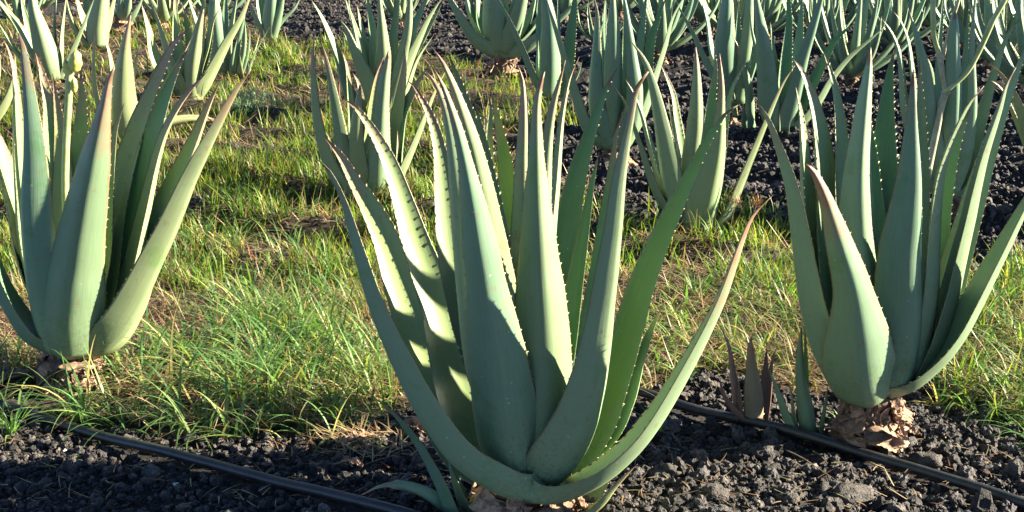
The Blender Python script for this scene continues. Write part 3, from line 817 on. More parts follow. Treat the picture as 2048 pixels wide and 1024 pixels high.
P_AA = [
 (-165, .12, 58, [(2100,420),(2080,330),(2052,250),(2032,195),(2012,160),(1993,139),(1973,126)]),
 (165, .12, 50, [(2100,415),(2070,320),(2040,250),(2015,195),(1996,170),(1979,160)]),
 (-120, .1, 60, [(2110,420),(2095,320),(2085,200),(2080,100)]), (-60, .1, 60, [(2120,420),(2140,300),(2160,150)]),
 (60, .1, 60, [(2115,410),(2140,260),(2170,120)]),
]
aloe(2115, 450, P_AA, "aloe mostly outside the right edge, two rusty brown leaf tips reaching into view", warm=.8, stress=1, stem=(.04, .05), nst=28, nh=7)

P3 = [
 (-160, .1, 40, [(240,275),(212,235),(196,190),(190,140),(190,95),(190,52)]), (150, .1, 24, [(250,265),(232,190),(220,110),(202,60)]),
 (-95, .08, 60, [(250,285,50),(252,249,62),(246,200,55),(248,133,36),(252,85,18),(261,30,3)]),
 (60, .08, 22, [(265,270),(266,200),(269,140),(281,80)]), (100, .08, 22, [(250,270),(238,180),(233,106)]),
 (40, .12, 44, [(268,275),(285,215),(305,160),(325,120),(345,88),(362,60)], dict(green=1, warm=.4)),
 (35, .14, 26, [(268,275),(300,225),(332,160),(365,110),(386,70)]),
]
aloe(250, 290, P3, "pinkish grey aloe in the weeds just behind the left-edge aloe", warm=.8, stress=.8, stem=(.04, .03), nst=26, nh=7)
P4 = [
 (150, .1, 42, [(350,190),(322,140),(306,105),(299,66),(291,35),(283,8)]), (-150, .1, 44, [(365,195),(345,130),(330,80),(315,35),(300,0)]),
 (120, .1, 34, [(375,185),(360,120),(353,70),(350,0),(349,-20)]), (100, .1, 30, [(386,180),(385,130),(376,60),(363,3)], dict(green=.9)),
 (-80, .08, 44, [(385,200,44),(385,140,36),(393,80,22),(401,40,12),(407,18,3)]), (-130, .1, 34, [(378,198),(358,155),(343,115),(335,85)]),
 (-15, .14, 46, [(385,200),(405,172),(430,127),(455,80),(480,38),(500,-8),(508,-25)]), (40, .1, 14, [(395,190),(403,140),(416,96),(429,37),(449,7)], dict(stress=1)),
 (80, .1, 30, [(385,180),(398,100),(405,30),(410,-30)]), (60, .1, 30, [(390,180),(415,100),(425,30),(432,-20)]),
]
aloe(380, 208, P4, "pinkish aloe with one long right-leaning leaf, in the weeds near the top left", warm=.75, stress=.7, stem=(.04, .03), nst=26, nh=7)
P5 = [
 (-80, .1, 48, [(105,158,44),(95,120,48),(82,70,38),(68,20,22),(62,-20,5)]), (165, .12, 40, [(92,155),(60,98),(35,50),(0,5),(-20,-20)]),
 (-170, .12, 30, [(90,158),(42,112),(18,80),(-5,42)]), (120, .1, 26, [(95,150),(65,80),(48,20),(40,-20)]),
 (30, .08, 22, [(105,152),(108,90),(108,35),(112,0),(115,-25)]), (20, .1, 30, [(115,155),(119,110),(122,60),(131,0),(135,-20)]),
 (-12, .12, 22, [(120,158),(141,112),(158,72),(175,30),(192,-12)]),
]
aloe(103, 168, P5, "pale green aloe with a broad front leaf near the top left corner", warm=.45, stress=.5, stem=(.04, .03), nst=24, nh=7)
P6 = [
 (160, .1, 30, [(185,90),(175,60),(160,20),(150,-20)]), (-165, .1, 30, [(180,92),(152,55),(138,20),(133,-10)]),
 (-80, .08, 44, [(195,92,42),(195,60,44),(200,20,36),(208,-30,20),(214,-60,2)]), (-10, .1, 30, [(200,92),(215,50),(225,10),(235,-30)]),
 (100, .1, 34, [(190,85),(178,30),(170,-30)]), (70, .1, 30, [(195,85),(200,20),(195,-40)]),
]
aloe(190, 103, P6, "grey-pink aloe in the second row, seen above the green flower stalk", warm=.7, stress=.6, stem=(.04, .03), nst=22, nh=6)
P7 = [
 (-165, .1, 24, [(245,44),(236,38),(230,20),(229,-15)]), (-20, .1, 24, [(245,44),(262,36),(276,15),(288,-10)]),
 (-100, .1, 24, [(245,42),(240,20),(243,-20)]), (-60, .1, 24, [(248,42),(256,15),(262,-20)]), (90, .1, 24, [(248,38),(250,5),(250,-30)]),
]
aloe(243, 72, P7, "small far aloe with a rusty trunk behind the grey-pink one at the top left", warm=.2, stress=.2, stem=(.09, .18), nst=20, nh=6, ncol=14)
P8 = [
 (-165, .1, 30, [(533,78),(520,48),(502,8),(490,-20)]), (-90, .08, 32, [(540,76,30),(541,40,32),(544,0,26),(548,-50,6)]),
 (-45, .1, 30, [(544,78),(553,48),(563,10),(570,-30)], dict(green=.8)), (-10, .1, 20, [(545,66),(568,36),(588,17),(603,-8)]),
 (120, .1, 28, [(535,66),(520,10),(515,-40)]), (90, .1, 26, [(540,62),(535,0),(533,-50)]), (60, .1, 24, [(545,62),(560,10),(575,-30)]),
]
aloe(540, 92, P8, "light green aloe at the top, where the weedy strip meets black soil", warm=.2, stress=.1, stem=(.05, .05), nst=22, nh=6)
P9 = [
 (-95, .08, 42, [(440,142,40),(436,90,38),(430,30,28),(425,-20,10)]), (40, .1, 26, [(455,140),(460,70),(470,10),(480,-30)], dict(warm=.5)),
 (-40, .1, 20, [(470,145),(478,80),(488,30),(490,-10)]), (-60, .1, 16, [(478,148),(488,95),(490,60),(488,36)]), (-30, .1, 13, [(485,150),(497,100),(500,52)], dict(stress=1)),
 (170, .1, 28, [(430,140),(405,80),(385,20),(370,-20)]), (10, .1, 13, [(495,148),(512,92),(520,66)], dict(stress=1, warm=.8)), (-15, .12, 9, [(493,150),(512,102),(539,55)]),
 (100, .1, 26, [(445,130),(450,40),(452,-30)]), (-50, .12, 16, [(462,150),(466,110),(475,75)]), (-100, .12, 12, [(484,155),(481,130),(480,110)], dict(warm=.7)),
]
aloe(458, 158, P9, "dark green aloe with several young shoots, behind the right-leaning leaf at the top left", warm=.15, stress=.3, stem=(.04, .02), nst=22, nh=6)


# far plants that only show in pieces: grown, not traced
FAR = [
 # px, py(ground), height, seed, label, kw
 (1318, 128, .66, 11, "light teal aloe directly behind the tall upright aloe, cut by the top edge", dict(n=20, stem=True)),
 (1700, 180, .62, 12, "aloe with a pale broken leaf base, left of the branched flower stalk", dict(n=17)),
 (1420, 70, .66, 13, "far teal aloe at the top, above the dark teal aloe with pups", dict()),
 (1530, 85, .66, 14, "far aloe at the top, behind the left half of the big teal aloe", dict()),
 (1640, 110, .64, 15, "far aloe at the top, behind the right-leaning lit leaf", dict()),
 (1785, 118, .68, 16, "far aloe at the top, left of the branched flower stalk", dict()),
 (1860, 75, .66, 17, "far aloe at the top, straight behind the branched flower stalk", dict()),
 (1985, 150, .66, 18, "dark aloe behind the branches of the bare flower stalk, near the right edge", dict()),
 (2062, 205, .70, 19, "dark teal aloe at the right edge with a sunlit patch, behind the rusty leaf tips", dict(n=20)),
 (1950, 55, .66, 20, "farthest aloe at the top, right of the branched flower stalk", dict()),
 (2050, 70, .66, 21, "far aloe in the top right corner", dict()),
 (1720, 50, .66, 22, "farthest aloe at the top, midway between the right-leaning leaf and the flower stalk", dict()),
 (1330, 30, .62, 23, "farthest aloe at the top, above the gap of bare soil", dict()),
 (1190, 95, .34, 24, "short bright green aloe between the dark blue-green one and the tall upright one", dict(n=10, green=.9)),
 (1130, 45, .62, 25, "far aloe at the top, behind the dark blue-green one", dict()),
 (1600, 25, .66, 26, "farthest aloe at the top, behind the big teal aloe's tips", dict()),
 (330, 62, .60, 27, "far aloe at the top, behind the pinkish aloe's upright leaves", dict(warm=.4)),
 (40, 62, .50, 28, "dark green far aloe at the top left corner", dict(warm=.1)),
 (800, 60, .55, 29, "far aloe hidden behind the dense pale aloe of the second row", dict(warm=.4)),
 (430, 55, .66, 30, "far aloe at the top, behind the dark green one with young shoots", dict()),
 (-75, 320, .62, 31, "aloe outside the left edge, only a pink leaf tip reaching in", dict(warm=.8, stress=.9)),
]
wild = []
for (px, py, h, sd, lab, kw) in FAR:
    g = ground_at(px, py)
    k = dict(n=16, nst=16, nh=5, warm=.08, stress=.2, green=.35, wl=.105, teeth=(g[1] < 9), ncol=8)
    k.update(kw)
    if lab.startswith("far") and False: pass
    if py == 905: k.update(nst=30, nh=7)
    wild_aloe(g[0], g[1], h, sd, lab, **k)

lrf = random.Random(5)
for k_, (px, py) in enumerate([(1100, 20), (1240, 40), (1290, 0), (1380, 15), (1450, 30), (1500, 5), (1560, -5), (1660, 30), (1750, 10), (1800, 40), (1900, 15), (1930, 100), (1990, 25), (2020, 110), (2090, 30), (1680, -20), (1850, -15), (1470, -30), (2000, -20), (1330, 75), (1760, 75), (1600, 65), (1480, 110), (2100, 130)]):
    g = ground_at(px, py)
    wild_aloe(g[0], g[1], lrf.uniform(.52, .76), 100 + k_, "one of the many small aloes crowding the farthest rows along the top edge, right half", n=lrf.choice([13, 16, 19]), nst=12, nh=4, warm=lrf.uniform(0, .3), stress=lrf.uniform(.1, .5), green=lrf.uniform(.2, .6), wl=lrf.uniform(.085, .125), teeth=False, ncol=5, group="aloes of the farthest rows")

for k_, (px, py) in enumerate([(15, 25), (75, 35), (150, 10), (300, 0), (385, 25), (465, 5), (735, -15), (830, -20), (690, -35)]):
    g = ground_at(px, py)
    wild_aloe(g[0], g[1], lrf.uniform(.52, .72), 200 + k_, "one of the small far aloes scattered along the top edge, left half", n=lrf.choice([13, 16, 19]), nst=12, nh=4, warm=lrf.uniform(.1, .6), stress=lrf.uniform(.2, .7), green=lrf.uniform(.2, .5), wl=lrf.uniform(.085, .12), teeth=False, ncol=5, group="aloes of the far left rows")

# young offsets at the foot of the right-hand aloe
def pup(px, py, leaves, label, **kw):
    leaves = [(a, b, c * 1.2, [tuple(q[:2]) + tuple(v * 1.1 for v in q[2:]) for q in p], *e) for a, b, c, p, *e in leaves]
    return aloe(px, py, leaves, label, stem=None, nst=24, nh=6, r0=.004, cat="young aloe", name="young_aloe", group="young aloes by the hose", **kw)
pup(1500, 852, [
 (-95, .02, 36, [(1508,850,34),(1507,800,36),(1504,745,24),(1501,700,12),(1502,673,2)], dict(stress=.9, purple=.55)),
 (150, .03, 30, [(1480,840),(1474,790),(1467,740),(1458,690),(1442,656)], dict(stress=1, purple=.8)),
 (-150, .03, 22, [(1488,842),(1465,815),(1446,785),(1439,752)], dict(stress=1, purple=.8)),
 (80, .02, 22, [(1520,845),(1528,790),(1531,740),(1534,690)], dict(stress=1, purple=.8, warm=1)),
 (30, .03, 24, [(1528,848),(1536,790),(1543,730),(1554,692)], dict(stress=1, purple=.8)),
 (-120, .01, 14, [(1480,842),(1479,800),(1478,760)], dict(stress=1, purple=.8)),
], "small purple-brown young aloe behind the hose, left one of the pair by the peeling trunk", warm=.75, stress=1, green=.2)
pup(1610, 866, [
 (-100, .02, 32, [(1618,870,30),(1611,820,30),(1602,760,20),(1600,700,12),(1603,655,2)], dict()),
 (-150, .02, 28, [(1585,862),(1570,825),(1553,775),(1536,735)], dict()),
 (170, .02, 20, [(1598,862),(1590,830),(1585,790),(1575,762)], dict(green=1)),
 (-30, .02, 18, [(1640,872),(1645,835),(1651,800),(1656,768)], dict(warm=.5)),
 (80, .02, 14, [(1612,860),(1612,760),(1611,690),(1608,640)], dict(green=1)),
], "small olive green young aloe behind the hose, touching the foot of the peeling trunk", warm=.3, stress=.45, green=.8)
pup(1322, 395, [
 (-100, .02, 16, [(1322,410),(1316,385),(1313,360),(1314,335)], dict(stress=1)),
 (30, .02, 14, [(1328,412),(1334,392),(1340,375)], dict(stress=1)),
], "tiny brown young aloe in the grass left of the yellowish aloe", warm=.6, stress=1)

# leaf lying in the weeds behind the left-edge aloe
g = ground_at(380, 262)
root = empty("fallen_leaf", (g[0], g[1], 0)); tag(root, "withered pinkish aloe leaf lying flat in the grass behind the left-edge aloe", "fallen leaf")
P3d = np.array([np.append(ground_at(px, py)[:2], z) for px, py, z in [(325, 268, .05), (350, 266, .055), (385, 264, .06), (418, 262, .05), (440, 262, .04)]])
leaf_mesh(root, P3d, np.array([.04, .045, .04, .03, .004]), -90, (g[0], g[1], 0), nst=24, nh=6, warm=1, stress=1, green=0)

# ------------------------------------------------------------------ drip hoses
def hose(pts, r, label, lift=0.0):
    P = np.array([ground_at(x, y, .006 + lift)[:2] for x, y in pts])
    C, tt, L = catmull(np.column_stack([P, np.zeros(len(P)), np.full(len(P), r)]), 160)
    z = gheight(C[:, 0], C[:, 1])
    k = np.ones(21) / 21
    z = np.convolve(np.pad(z, 10, mode='edge'), k, 'valid')
    zc = z + r * .9 + lift + .003 * np.sin(tt * 23)
    C3 = np.column_stack([C[:, :2], zc])
    V, F = tube(C3, r, 16)
    c = C3[len(C3) // 2]
    V = np.array(V) - c
    o = mk_obj("drip_hose", V, F, M_HOSE); o.location = c
    tag(o, label, "drip hose", "drip hoses along the rows")
    return C3
HOSES = [
 hose([(-500, 720), (-250, 768), (0, 815), (83, 837), (166, 860), (250, 886), (400, 931), (600, 985), (740, 1026), (900, 1075), (1100, 1140)], .0098, "black drip hose crossing the bottom left corner below the weedy strip", .010),
 hose([(900, 690), (1120, 752), (1340, 806), (1450, 830), (1517, 845), (1605, 868), (1700, 893), (1850, 934), (2048, 996), (2250, 1062)], .0100, "black drip hose crossing the gravel at the bottom right in front of the peeling trunk", .010),
 hose([(250, 480), (330, 500), (365, 513), (450, 545), (560, 580), (700, 625)], .009, "black drip hose half buried in the grass right of the left-edge aloe"),
 hose([(1400, 330), (1480, 355), (1600, 385), (1800, 428), (1940, 456), (2003, 471), (2200, 512)], .008, "thin black drip hose over bare soil beyond the right-hand aloe"),
 hose([(1440, 225), (1600, 255), (1800, 295), (1976, 329), (2200, 372)], .010, "black drip hose along the furrow beside the branched flower stalk aloe"),
 hose([(1330, 205), (1200, 186), (1360, 193), (1460, 214)][2:] + [(1600, 240)], .006, "short visible drip hose in the soil gap left of the dark teal aloe"),
 hose([(300, 20), (560, 48), (700, 68), (900, 92)], .012, "far drip hose at the top centre between the pale aloe and the bowl-shaped one"),
]

# ------------------------------------------------------------------ lava gravel
def ico(sub):
    import bmesh
    bm = bmesh.new(); bmesh.ops.create_icosphere(bm, subdivisions=sub, radius=1.0)
    V = np.array([v.co[:] for v in bm.verts]); F = np.array([[v.index for v in f.verts] for f in bm.faces])
    bm.free(); return V, F
def stone_base(sub, seed):
    V, F = ico(sub)
    out = []
    off = Vector((seed * 3.7, seed * 1.3, seed * 7.1))
    for v in V:
        p = Vector(v)
        k = 1 + .45 * mnoise.noise(p * 1.1 + off) + .35 * mnoise.noise(p * 2.6 + off)
        k += .2 * max(-.5, min(.5, 1.4 * mnoise.noise(p * 1.9 - off)))
        if sub > 1: k += .34 * (abs(mnoise.noise(p * 3.3 + off)) - .2) + .16 * mnoise.noise(p * 6 + off)
        if sub > 2: k += .13 * mnoise.noise(p * 10 + off) - .22 * max(0, mnoise.noise(p * 5.5 + off * 2))
        out.append(np.array(v) * k)
    return np.array(out), F
BASE = {s_: [stone_base(s_, i + 1) for i in range(12)] for s_ in (1, 2, 3)}
def rot_mats(n):
    q = rng.normal(size=(n, 4)); q /= np.linalg.norm(q, axis=1, keepdims=True)
    w_, x, y, z = q.T
    return np.stack([1 - 2 * (y * y + z * z), 2 * (x * y - z * w_), 2 * (x * z + y * w_),
                     2 * (x * y + z * w_), 1 - 2 * (x * x + z * z), 2 * (y * z - x * w_),
                     2 * (x * z - y * w_), 2 * (y * z + x * w_), 1 - 2 * (x * x + y * y)], -1).reshape(-1, 3, 3)
def stones(name, X, Y, S, sub, sink=.25, smooth=False, tone=1.0):
    Vs, Fs, Cs = [], [], []
    vo = 0
    bi = rng.integers(0, 12, len(X))
    if len(X) and Y.min() < 2.6:
        HP = np.concatenate([HOSES[0], HOSES[1]])[:, :2]
        ok = np.ones(len(X), bool)
        for i0 in range(0, len(X), 4000):
            d2 = ((X[i0:i0 + 4000, None] - HP[None, :, 0]) ** 2 + (Y[i0:i0 + 4000, None] - HP[None, :, 1]) ** 2).min(1)
            ok[i0:i0 + 4000] = d2 > (.007 + S[i0:i0 + 4000] * .85) ** 2
        X, Y, S, bi = X[ok], Y[ok], S[ok], bi[ok]
    Z = gheight(X, Y)
    for b in range(12):
        m = bi == b; n = m.sum()
        if n == 0: continue
        V, F = BASE[sub][b]
        Rm = rot_mats(n)
        sc3 = np.stack([rng.uniform(.8, 1.25, n), rng.uniform(.7, 1.1, n), rng.uniform(.55, .95, n)], 1)
        P = V[None] * sc3[:, None, :]
        P = np.einsum('nij,nvj->nvi', Rm, P) * S[m][:, None, None]
        P += np.stack([X[m], Y[m], Z[m] + S[m] * (.5 - sink)], 1)[:, None, :]
        Vs.append(P.reshape(-1, 3)); nv = len(V)
        Fs.append((F[None] + (np.arange(n) * nv)[:, None, None] + vo).reshape(-1, 3)); vo += n * nv
        t = tone * rng.uniform(.35, 1.5, n) ** 1.5
        warmc = rng.uniform(0, 1, n)
        c = np.stack([t * (.98 + .12 * warmc), t, t * (1.10 - .14 * warmc), np.ones(n)], 1)
        Cs.append(np.repeat(c, nv, axis=0))
    V = np.concatenate(Vs); F = np.concatenate(Fs); C = np.concatenate(Cs)
    o = mk_obj(name, V, F, M_STONE, None, smooth, {"col": ("FLOAT_COLOR", C)})
    return tag(o, kind="stuff")
def scatter(n, x0, x1, y0, y1, grass=False, margin=0):
    X = rng.uniform(x0, x1, n); Y = rng.uniform(y0, y1, n)
    px, py = project(X, Y, 0)
    k = (px > -260) & (px < 2310) & (py < 1290)
    X, Y = X[k], Y[k]
    g = gmask(X, Y)
    k = g if grass else ~g
    return X[k], Y[k]
# near, bare soil
X, Y = scatter(52000, -1.5, 1.7, 1.45, 2.75); stones("gravel", X, Y, rng.lognormal(-5.55, .35, len(X)), 1)
X, Y = scatter(8000, -1.4, 1.6, 1.45, 2.6); stones("gravel", X, Y, rng.lognormal(-4.95, .35, len(X)), 2, .1)
X, Y = scatter(1100, -.2, 1.5, 1.5, 2.5); k = rng.random(len(X)) < .9; stones("gravel", X[k], Y[k], rng.uniform(.007, .019, k.sum()), 3, .15)
X, Y = scatter(260, -1.3, .3, 1.5, 2.4); stones("gravel", X, Y, rng.uniform(.007, .012, len(X)), 3, .25)
# a little of it among the weeds
X, Y = scatter(14000, -2.2, 2.2, 1.8, 5.0, True); stones("gravel", X, Y, rng.lognormal(-5.2, .35, len(X)), 1)
# the bare field beyond
X, Y = scatter(60000, -1.0, 3.0, 2.6, 6.0); stones("gravel", X, Y, rng.lognormal(-4.95, .38, len(X)), 1)
X, Y = scatter(5000, -1.0, 3.0, 2.6, 5.5); stones("gravel", X, Y, rng.lognormal(-4.4, .25, len(X)), 2)
X, Y = scatter(60000, -4.0, 5.5, 6.0, 13.5); stones("gravel", X, Y, rng.lognormal(-4.5, .4, len(X)), 1, tone=.72)

def big_stone(px, py, size, seed, label, mat=None, flat=.6, name="lava_stone", cat="stone"):
    g = ground_at(px, py)
    V, F = BASE[3][seed % 12]
    a = seed * 1.7
    Rz = np.array([[math.cos(a), -math.sin(a), 0], [math.sin(a), math.cos(a), 0], [0, 0, 1]])
    P = (V @ Rz.T) * np.array([1.15, .9, flat]) * size
    o = mk_obj(name, P, F, mat or M_STONE, None, True, {"col": ("FLOAT_COLOR", np.tile([1.15, 1.1, 1.05, 1], (len(V), 1)))})
    o.location = (g[0], g[1], float(gheight(g[0], g[1])) + size * flat * .45)
    tag(o, label, cat)
big_stone(1705, 1000, .034, 3, "large flat grey stone at the bottom edge right of centre, below the hose", None, .5)
big_stone(1527, 912, .019, 4, "round pitted brown-grey stone touching the end of the grass blade under the hose", None, .9)
big_stone(1425, 1004, .020, 5, "egg-shaped brownish stone near the bottom edge right of the largest aloe", None, 1.1)
big_stone(1335, 948, .021, 6, "pitted dark stone beside the right leaves of the largest aloe", None, .8)
big_stone(1850, 925, .024, 7, "dark lump of lava just above the hose, right of the peeling trunk", None, .8)
big_stone(1577, 1012, .016, 8, "pale tan stone at the bottom edge, left of the large flat stone", None, .8)
big_stone(352, 976, .0065, 9, "small white pebble in the shade at the bottom left", M_PALE, .5, "pebble", "pebble")
big_stone(300, 946, .0070, 10, "small pale grey pebble in the sun at the bottom left, above the white one", M_PALE, .8, "pebble", "pebble")
big_stone(130, 902, .0042, 1, "tiny white pebble under the leftmost grass tuft", M_PALE, .8, "pebble", "pebble")
big_stone(480, 877, .012, 2, "brown flat stone lying against the far side of the left hose", M_TWIG, .5)

# ------------------------------------------------------------------ weeds: blades as ribbons
def blades(name, X, Y, L, Wd, az, lean, curl, Ccol, mat, Z=None, nseg=5, kind="stuff", fold=True):
    if kind == "stuff" and Y.min() < 3.2:
        ok = np.ones(len(X), bool)
        for pl, rr, sh in ((left, .12, .06), (right, .10, .02), (centre, .12, .02)):
            ok &= (X - pl.location[0]) ** 2 + (Y - pl.location[1] + sh) ** 2 > rr * rr
        X, Y, L, Wd, az, lean, curl, Ccol = (q[ok] for q in (X, Y, L, Wd, az, lean, curl, Ccol))
        if Z is not None: Z = Z[ok]
    n = len(X)
    if Z is None: Z = gheight(X, Y)
    t = np.linspace(0, 1, nseg + 1)
    ang = lean[:, None] + curl[:, None] * t[None] ** 1.3          # angle from vertical
    ds = L[:, None] / nseg
    hx = np.concatenate([np.zeros((n, 1)), np.cumsum(np.sin(ang[:, :-1]) * ds, 1)], 1)
    hz = np.concatenate([np.zeros((n, 1)), np.cumsum(np.cos(ang[:, :-1]) * ds, 1)], 1)
    wob = (rng.random((n, 1)) - .5) * .5
    azt = az[:, None] + wob * t[None]
    cx = X[:, None] + hx * np.cos(azt); cy = Y[:, None] + hx * np.sin(azt); cz = Z[:, None] + hz
    floor = gheight(cx, cy) + .002
    cz = np.maximum(cz, floor)
    tw = (rng.random((n, 1)) - .5) * 1.6
    sa = az[:, None] + np.pi / 2 + tw * t[None]
    wv = Wd[:, None] * .5 * (1 - t[None] ** 2.2) + .00015
    ux = np.cos(sa) * wv; uy = np.sin(sa) * wv
    A = np.stack([cx - ux, cy - uy, cz], -1); B = np.stack([cx + ux, cy + uy, cz], -1)
    V = np.stack([A, B], 2).reshape(n, -1, 3)                      # n,(2*(nseg+1)),3
    m = 2 * (nseg + 1)
    f = np.array([[2 * i, 2 * i + 1, 2 * i + 3, 2 * i + 2] for i in range(nseg)])
    F = (f[None] + (np.arange(n) * m)[:, None, None]).reshape(-1, 4)
    C = np.repeat(Ccol[:, None, :], m, 1)
    o = mk_obj(name, V.reshape(-1, 3), F, mat, None, True, {"col": ("FLOAT_COLOR", C.reshape(-1, 4))})
    if kind: tag(o, kind=kind)
    return o
def pal(n, cols, p):
    cols = np.array(cols, float); i = rng.choice(len(cols), n, p=np.array(p) / sum(p))
    c = cols[i] * rng.uniform(.7, 1.25, (n, 1)) * rng.uniform(.9, 1.1, (n, 3))
    return np.column_stack([c, np.ones(n)])
GREENS = [(.055, .125, .018), (.10, .185, .024), (.20, .245, .038), (.035, .08, .022)]
STRAWS = [(.29, .21, .11), (.22, .15, .08), (.38, .30, .17), (.13, .08, .045), (.19, .075, .04)]

def strip_points(n, ymin, ymax, xs=3.4):
    X = rng.uniform(-xs, xs, n); Y = ymin + (ymax - ymin) * rng.random(n)
    px, py = project(X, Y, 0)
    k = (px > -300) & (px < 2350)
    X, Y, px, py = X[k], Y[k], px[k], py[k]
    k = gmask(X, Y)
    return X[k], Y[k], px[k], py[k]

# straw litter, lying
for (ya, yb, n, wsc) in ((1.7, 3.2, 60000, 1.0), (3.2, 5.2, 45000, 1.5), (5.2, 10.5, 45000, 2.4)):
    X, Y, px, py = strip_points(n, ya, yb, 2.2 if yb < 5 else 4.2)
    d = vnoise(X, Y, 3.3) * .6 + vnoise(X, Y, 9) * .4
    frontal = np.clip((py - 560) / 90, 0, 1)
    keep = rng.random(len(X)) < np.clip(.55 + .45 * frontal + (d - .5) * 1.4, .08, 1)
    X, Y = X[keep], Y[keep]; n = len(X)
    lay = rng.random(n)
    blades("straw_litter", X, Y, rng.uniform(.02, .085, n) * (1 + .25 * wsc), rng.uniform(.0012, .0026, n) * wsc, rng.uniform(0, 6.28, n),
           np.where(lay < .75, rng.uniform(1.15, 1.55, n), rng.uniform(.5, 1.2, n)), rng.uniform(-.3, .9, n), pal(n, STRAWS, [4, 4, 2.5, 3, 1.0]), M_STRAW,
           Z=gheight(X, Y) + rng.uniform(0, .03, n) * (.7 + .8 * frontal[keep]), nseg=4)
# grass, growing in clumps
for (ya, yb, ntuft, per, wsc) in ((1.9, 3.1, 1100, 13, 1.5), (3.1, 4.6, 2200, 12, 1.7), (4.6, 6.6, 2800, 10, 2.0), (6.6, 10.5, 3000, 8, 2.8)):
    X, Y, px, py = strip_points(ntuft * 2, ya, yb, 2.2 if yb < 5 else 4.2)
    d = vnoise(X, Y, 2.6) * .55 + vnoise(X + 9, Y, 7.5) * .45
    lush = np.clip((640 - py) / 120, 0, 1)
    pr = np.clip(.04 + .44 * lush - .28 * np.clip((300 - py) / 150, 0, 1) + (d - .5) * 3.4, .015, 1)
    keep = rng.random(len(X)) < pr
    X, Y, lush = X[keep], Y[keep], lush[keep]
    X = np.repeat(X, per); Y = np.repeat(Y, per); lush = np.repeat(lush, per); n = len(X)
    spread = .012 + .02 * rng.random(n)
    X = X + rng.normal(size=n) * spread; Y = Y + rng.normal(size=n) * spread
    L = (rng.uniform(.03, .125, n)) * (.85 + .3 * vnoise(X, Y, 1.5))
    g_ = pal(n, GREENS + STRAWS[:2], [2.4, 4.2, 4.6, 1.6, 1.3, .8])
    blades("grass", X, Y, L, rng.uniform(.0013, .0030, n) * wsc, rng.uniform(0, 6.28, n), np.abs(rng.normal(.25, .3, n)), rng.uniform(.1, 1.5, n), g_, M_BLADE, nseg=5)
# short understory fuzz
X, Y, px, py = strip_points(70000, 2.0, 9.5, 3.8)
k = rng.random(len(X)) < np.clip(.22 + (vnoise(X, Y, 4) - .5) * 2.4 - .5 * np.clip((py - 640) / 120, 0, 1), .03, 1)
X, Y = X[k], Y[k]; n = len(X); dist = 1 + (Y - 2) * .22
blades("grass", X, Y, rng.uniform(.012, .04, n) * (1 + .1 * dist), rng.uniform(.0014, .0028, n) * dist, rng.uniform(0, 6.28, n), rng.uniform(.1, 1.1, n), rng.uniform(0, 1, n), pal(n, GREENS + STRAWS[:2], [3, 3, 2, 2, 1.6, 1.2]), M_BLADE, nseg=3)
# long arching sedge along the front edge of the strip and behind the right-hand aloe
def sedge_zone(poly, n, lo, hi, per=9):
    poly = np.array(poly, float)
    PX = rng.uniform(poly[:, 0].min(), poly[:, 0].max(), n * 3); PY = rng.uniform(poly[:, 1].min(), poly[:, 1].max(), n * 3)
    k = in_poly(PX, PY, poly); PX, PY = PX[k][:n], PY[k][:n]
    G = np.array([ground_at(a, b)[:2] for a, b in zip(PX, PY)])
    X = np.repeat(G[:, 0], per) + rng.normal(size=len(G) * per) * .007; Y = np.repeat(G[:, 1], per) + rng.normal(size=len(G) * per) * .007
    m = len(X)
    blades("grass", X, Y, rng.uniform(lo, hi, m), rng.uniform(.0028, .0060, m), rng.uniform(0, 6.28, m), rng.uniform(.2, 1.1, m), rng.uniform(.8, 2.3, m),
           pal(m, [(.08, .17, .06), (.12, .23, .07), (.20, .30, .09), (.40, .36, .14)], [3, 4, 2.5, .8]), M_BLADE, nseg=8)
sedge_zone([(-50, 760), (60, 790), (330, 800), (470, 820), (660, 850), (800, 800), (780, 690), (560, 640), (330, 690), (230, 730), (-50, 730)], 190, .09, .23, 8)
sedge_zone([(1850, 560), (2150, 540), (2200, 760), (2050, 830), (1900, 770), (1840, 660)], 110, .08, .20)
sedge_zone([(1290, 640), (1420, 560), (1600, 540), (1640, 720), (1420, 760), (1300, 760)], 70, .07, .16)
sedge_zone([(330, 640), (520, 560), (720, 560), (780, 680), (560, 700)], 50, .08, .18)
sedge_zone([(-60, 845), (250, 862), (430, 885), (640, 905), (800, 870), (800, 835), (600, 850), (400, 835), (-60, 815)], 34, .09, .2, 8)
sedge_zone([(1880, 830), (2100, 900), (2150, 850), (1950, 790)], 10, .07, .15, 7)
sedge_zone([(200, 380), (620, 380), (620, 520), (330, 560)], 60, .07, .15)
sedge_zone([(860, 400), (1000, 400), (1000, 640), (860, 640)], 24, .07, .15)

def tuft(px, py, n, L, label, seed, cols=None, lean=(.1, .9), wd=(.0025, .0045)):
    r_ = np.random.default_rng(seed)
    g = ground_at(px, py)
    X = g[0] + r_.normal(size=n) * .006; Y = g[1] + r_.normal(size=n) * .006
    o = blades("grass_tuft", X, Y, r_.uniform(L * .5, L, n), r_.uniform(*wd, n), r_.uniform(0, 6.28, n), r_.uniform(*lean, n), r_.uniform(.3, 1.7, n),
               pal(n, cols or [(.10, .22, .07), (.16, .28, .08), (.26, .36, .10)], [3, 4, 2]), M_BLADE, nseg=9, kind=None)
    tag(o, label, "grass tuft", "single grass tufts")
tuft(545, 852, 34, .13, "upright green grass tuft on the bare edge below the weedy strip, left of centre", 1)
tuft(25, 880, 26, .15, "bright green grass tuft hanging over the hose at the left edge", 2)
tuft(1318, 868, 9, .13, "sparse thin grass tuft whose long blade arches over the gravel right of the largest aloe", 3, lean=(.3, 1.2))
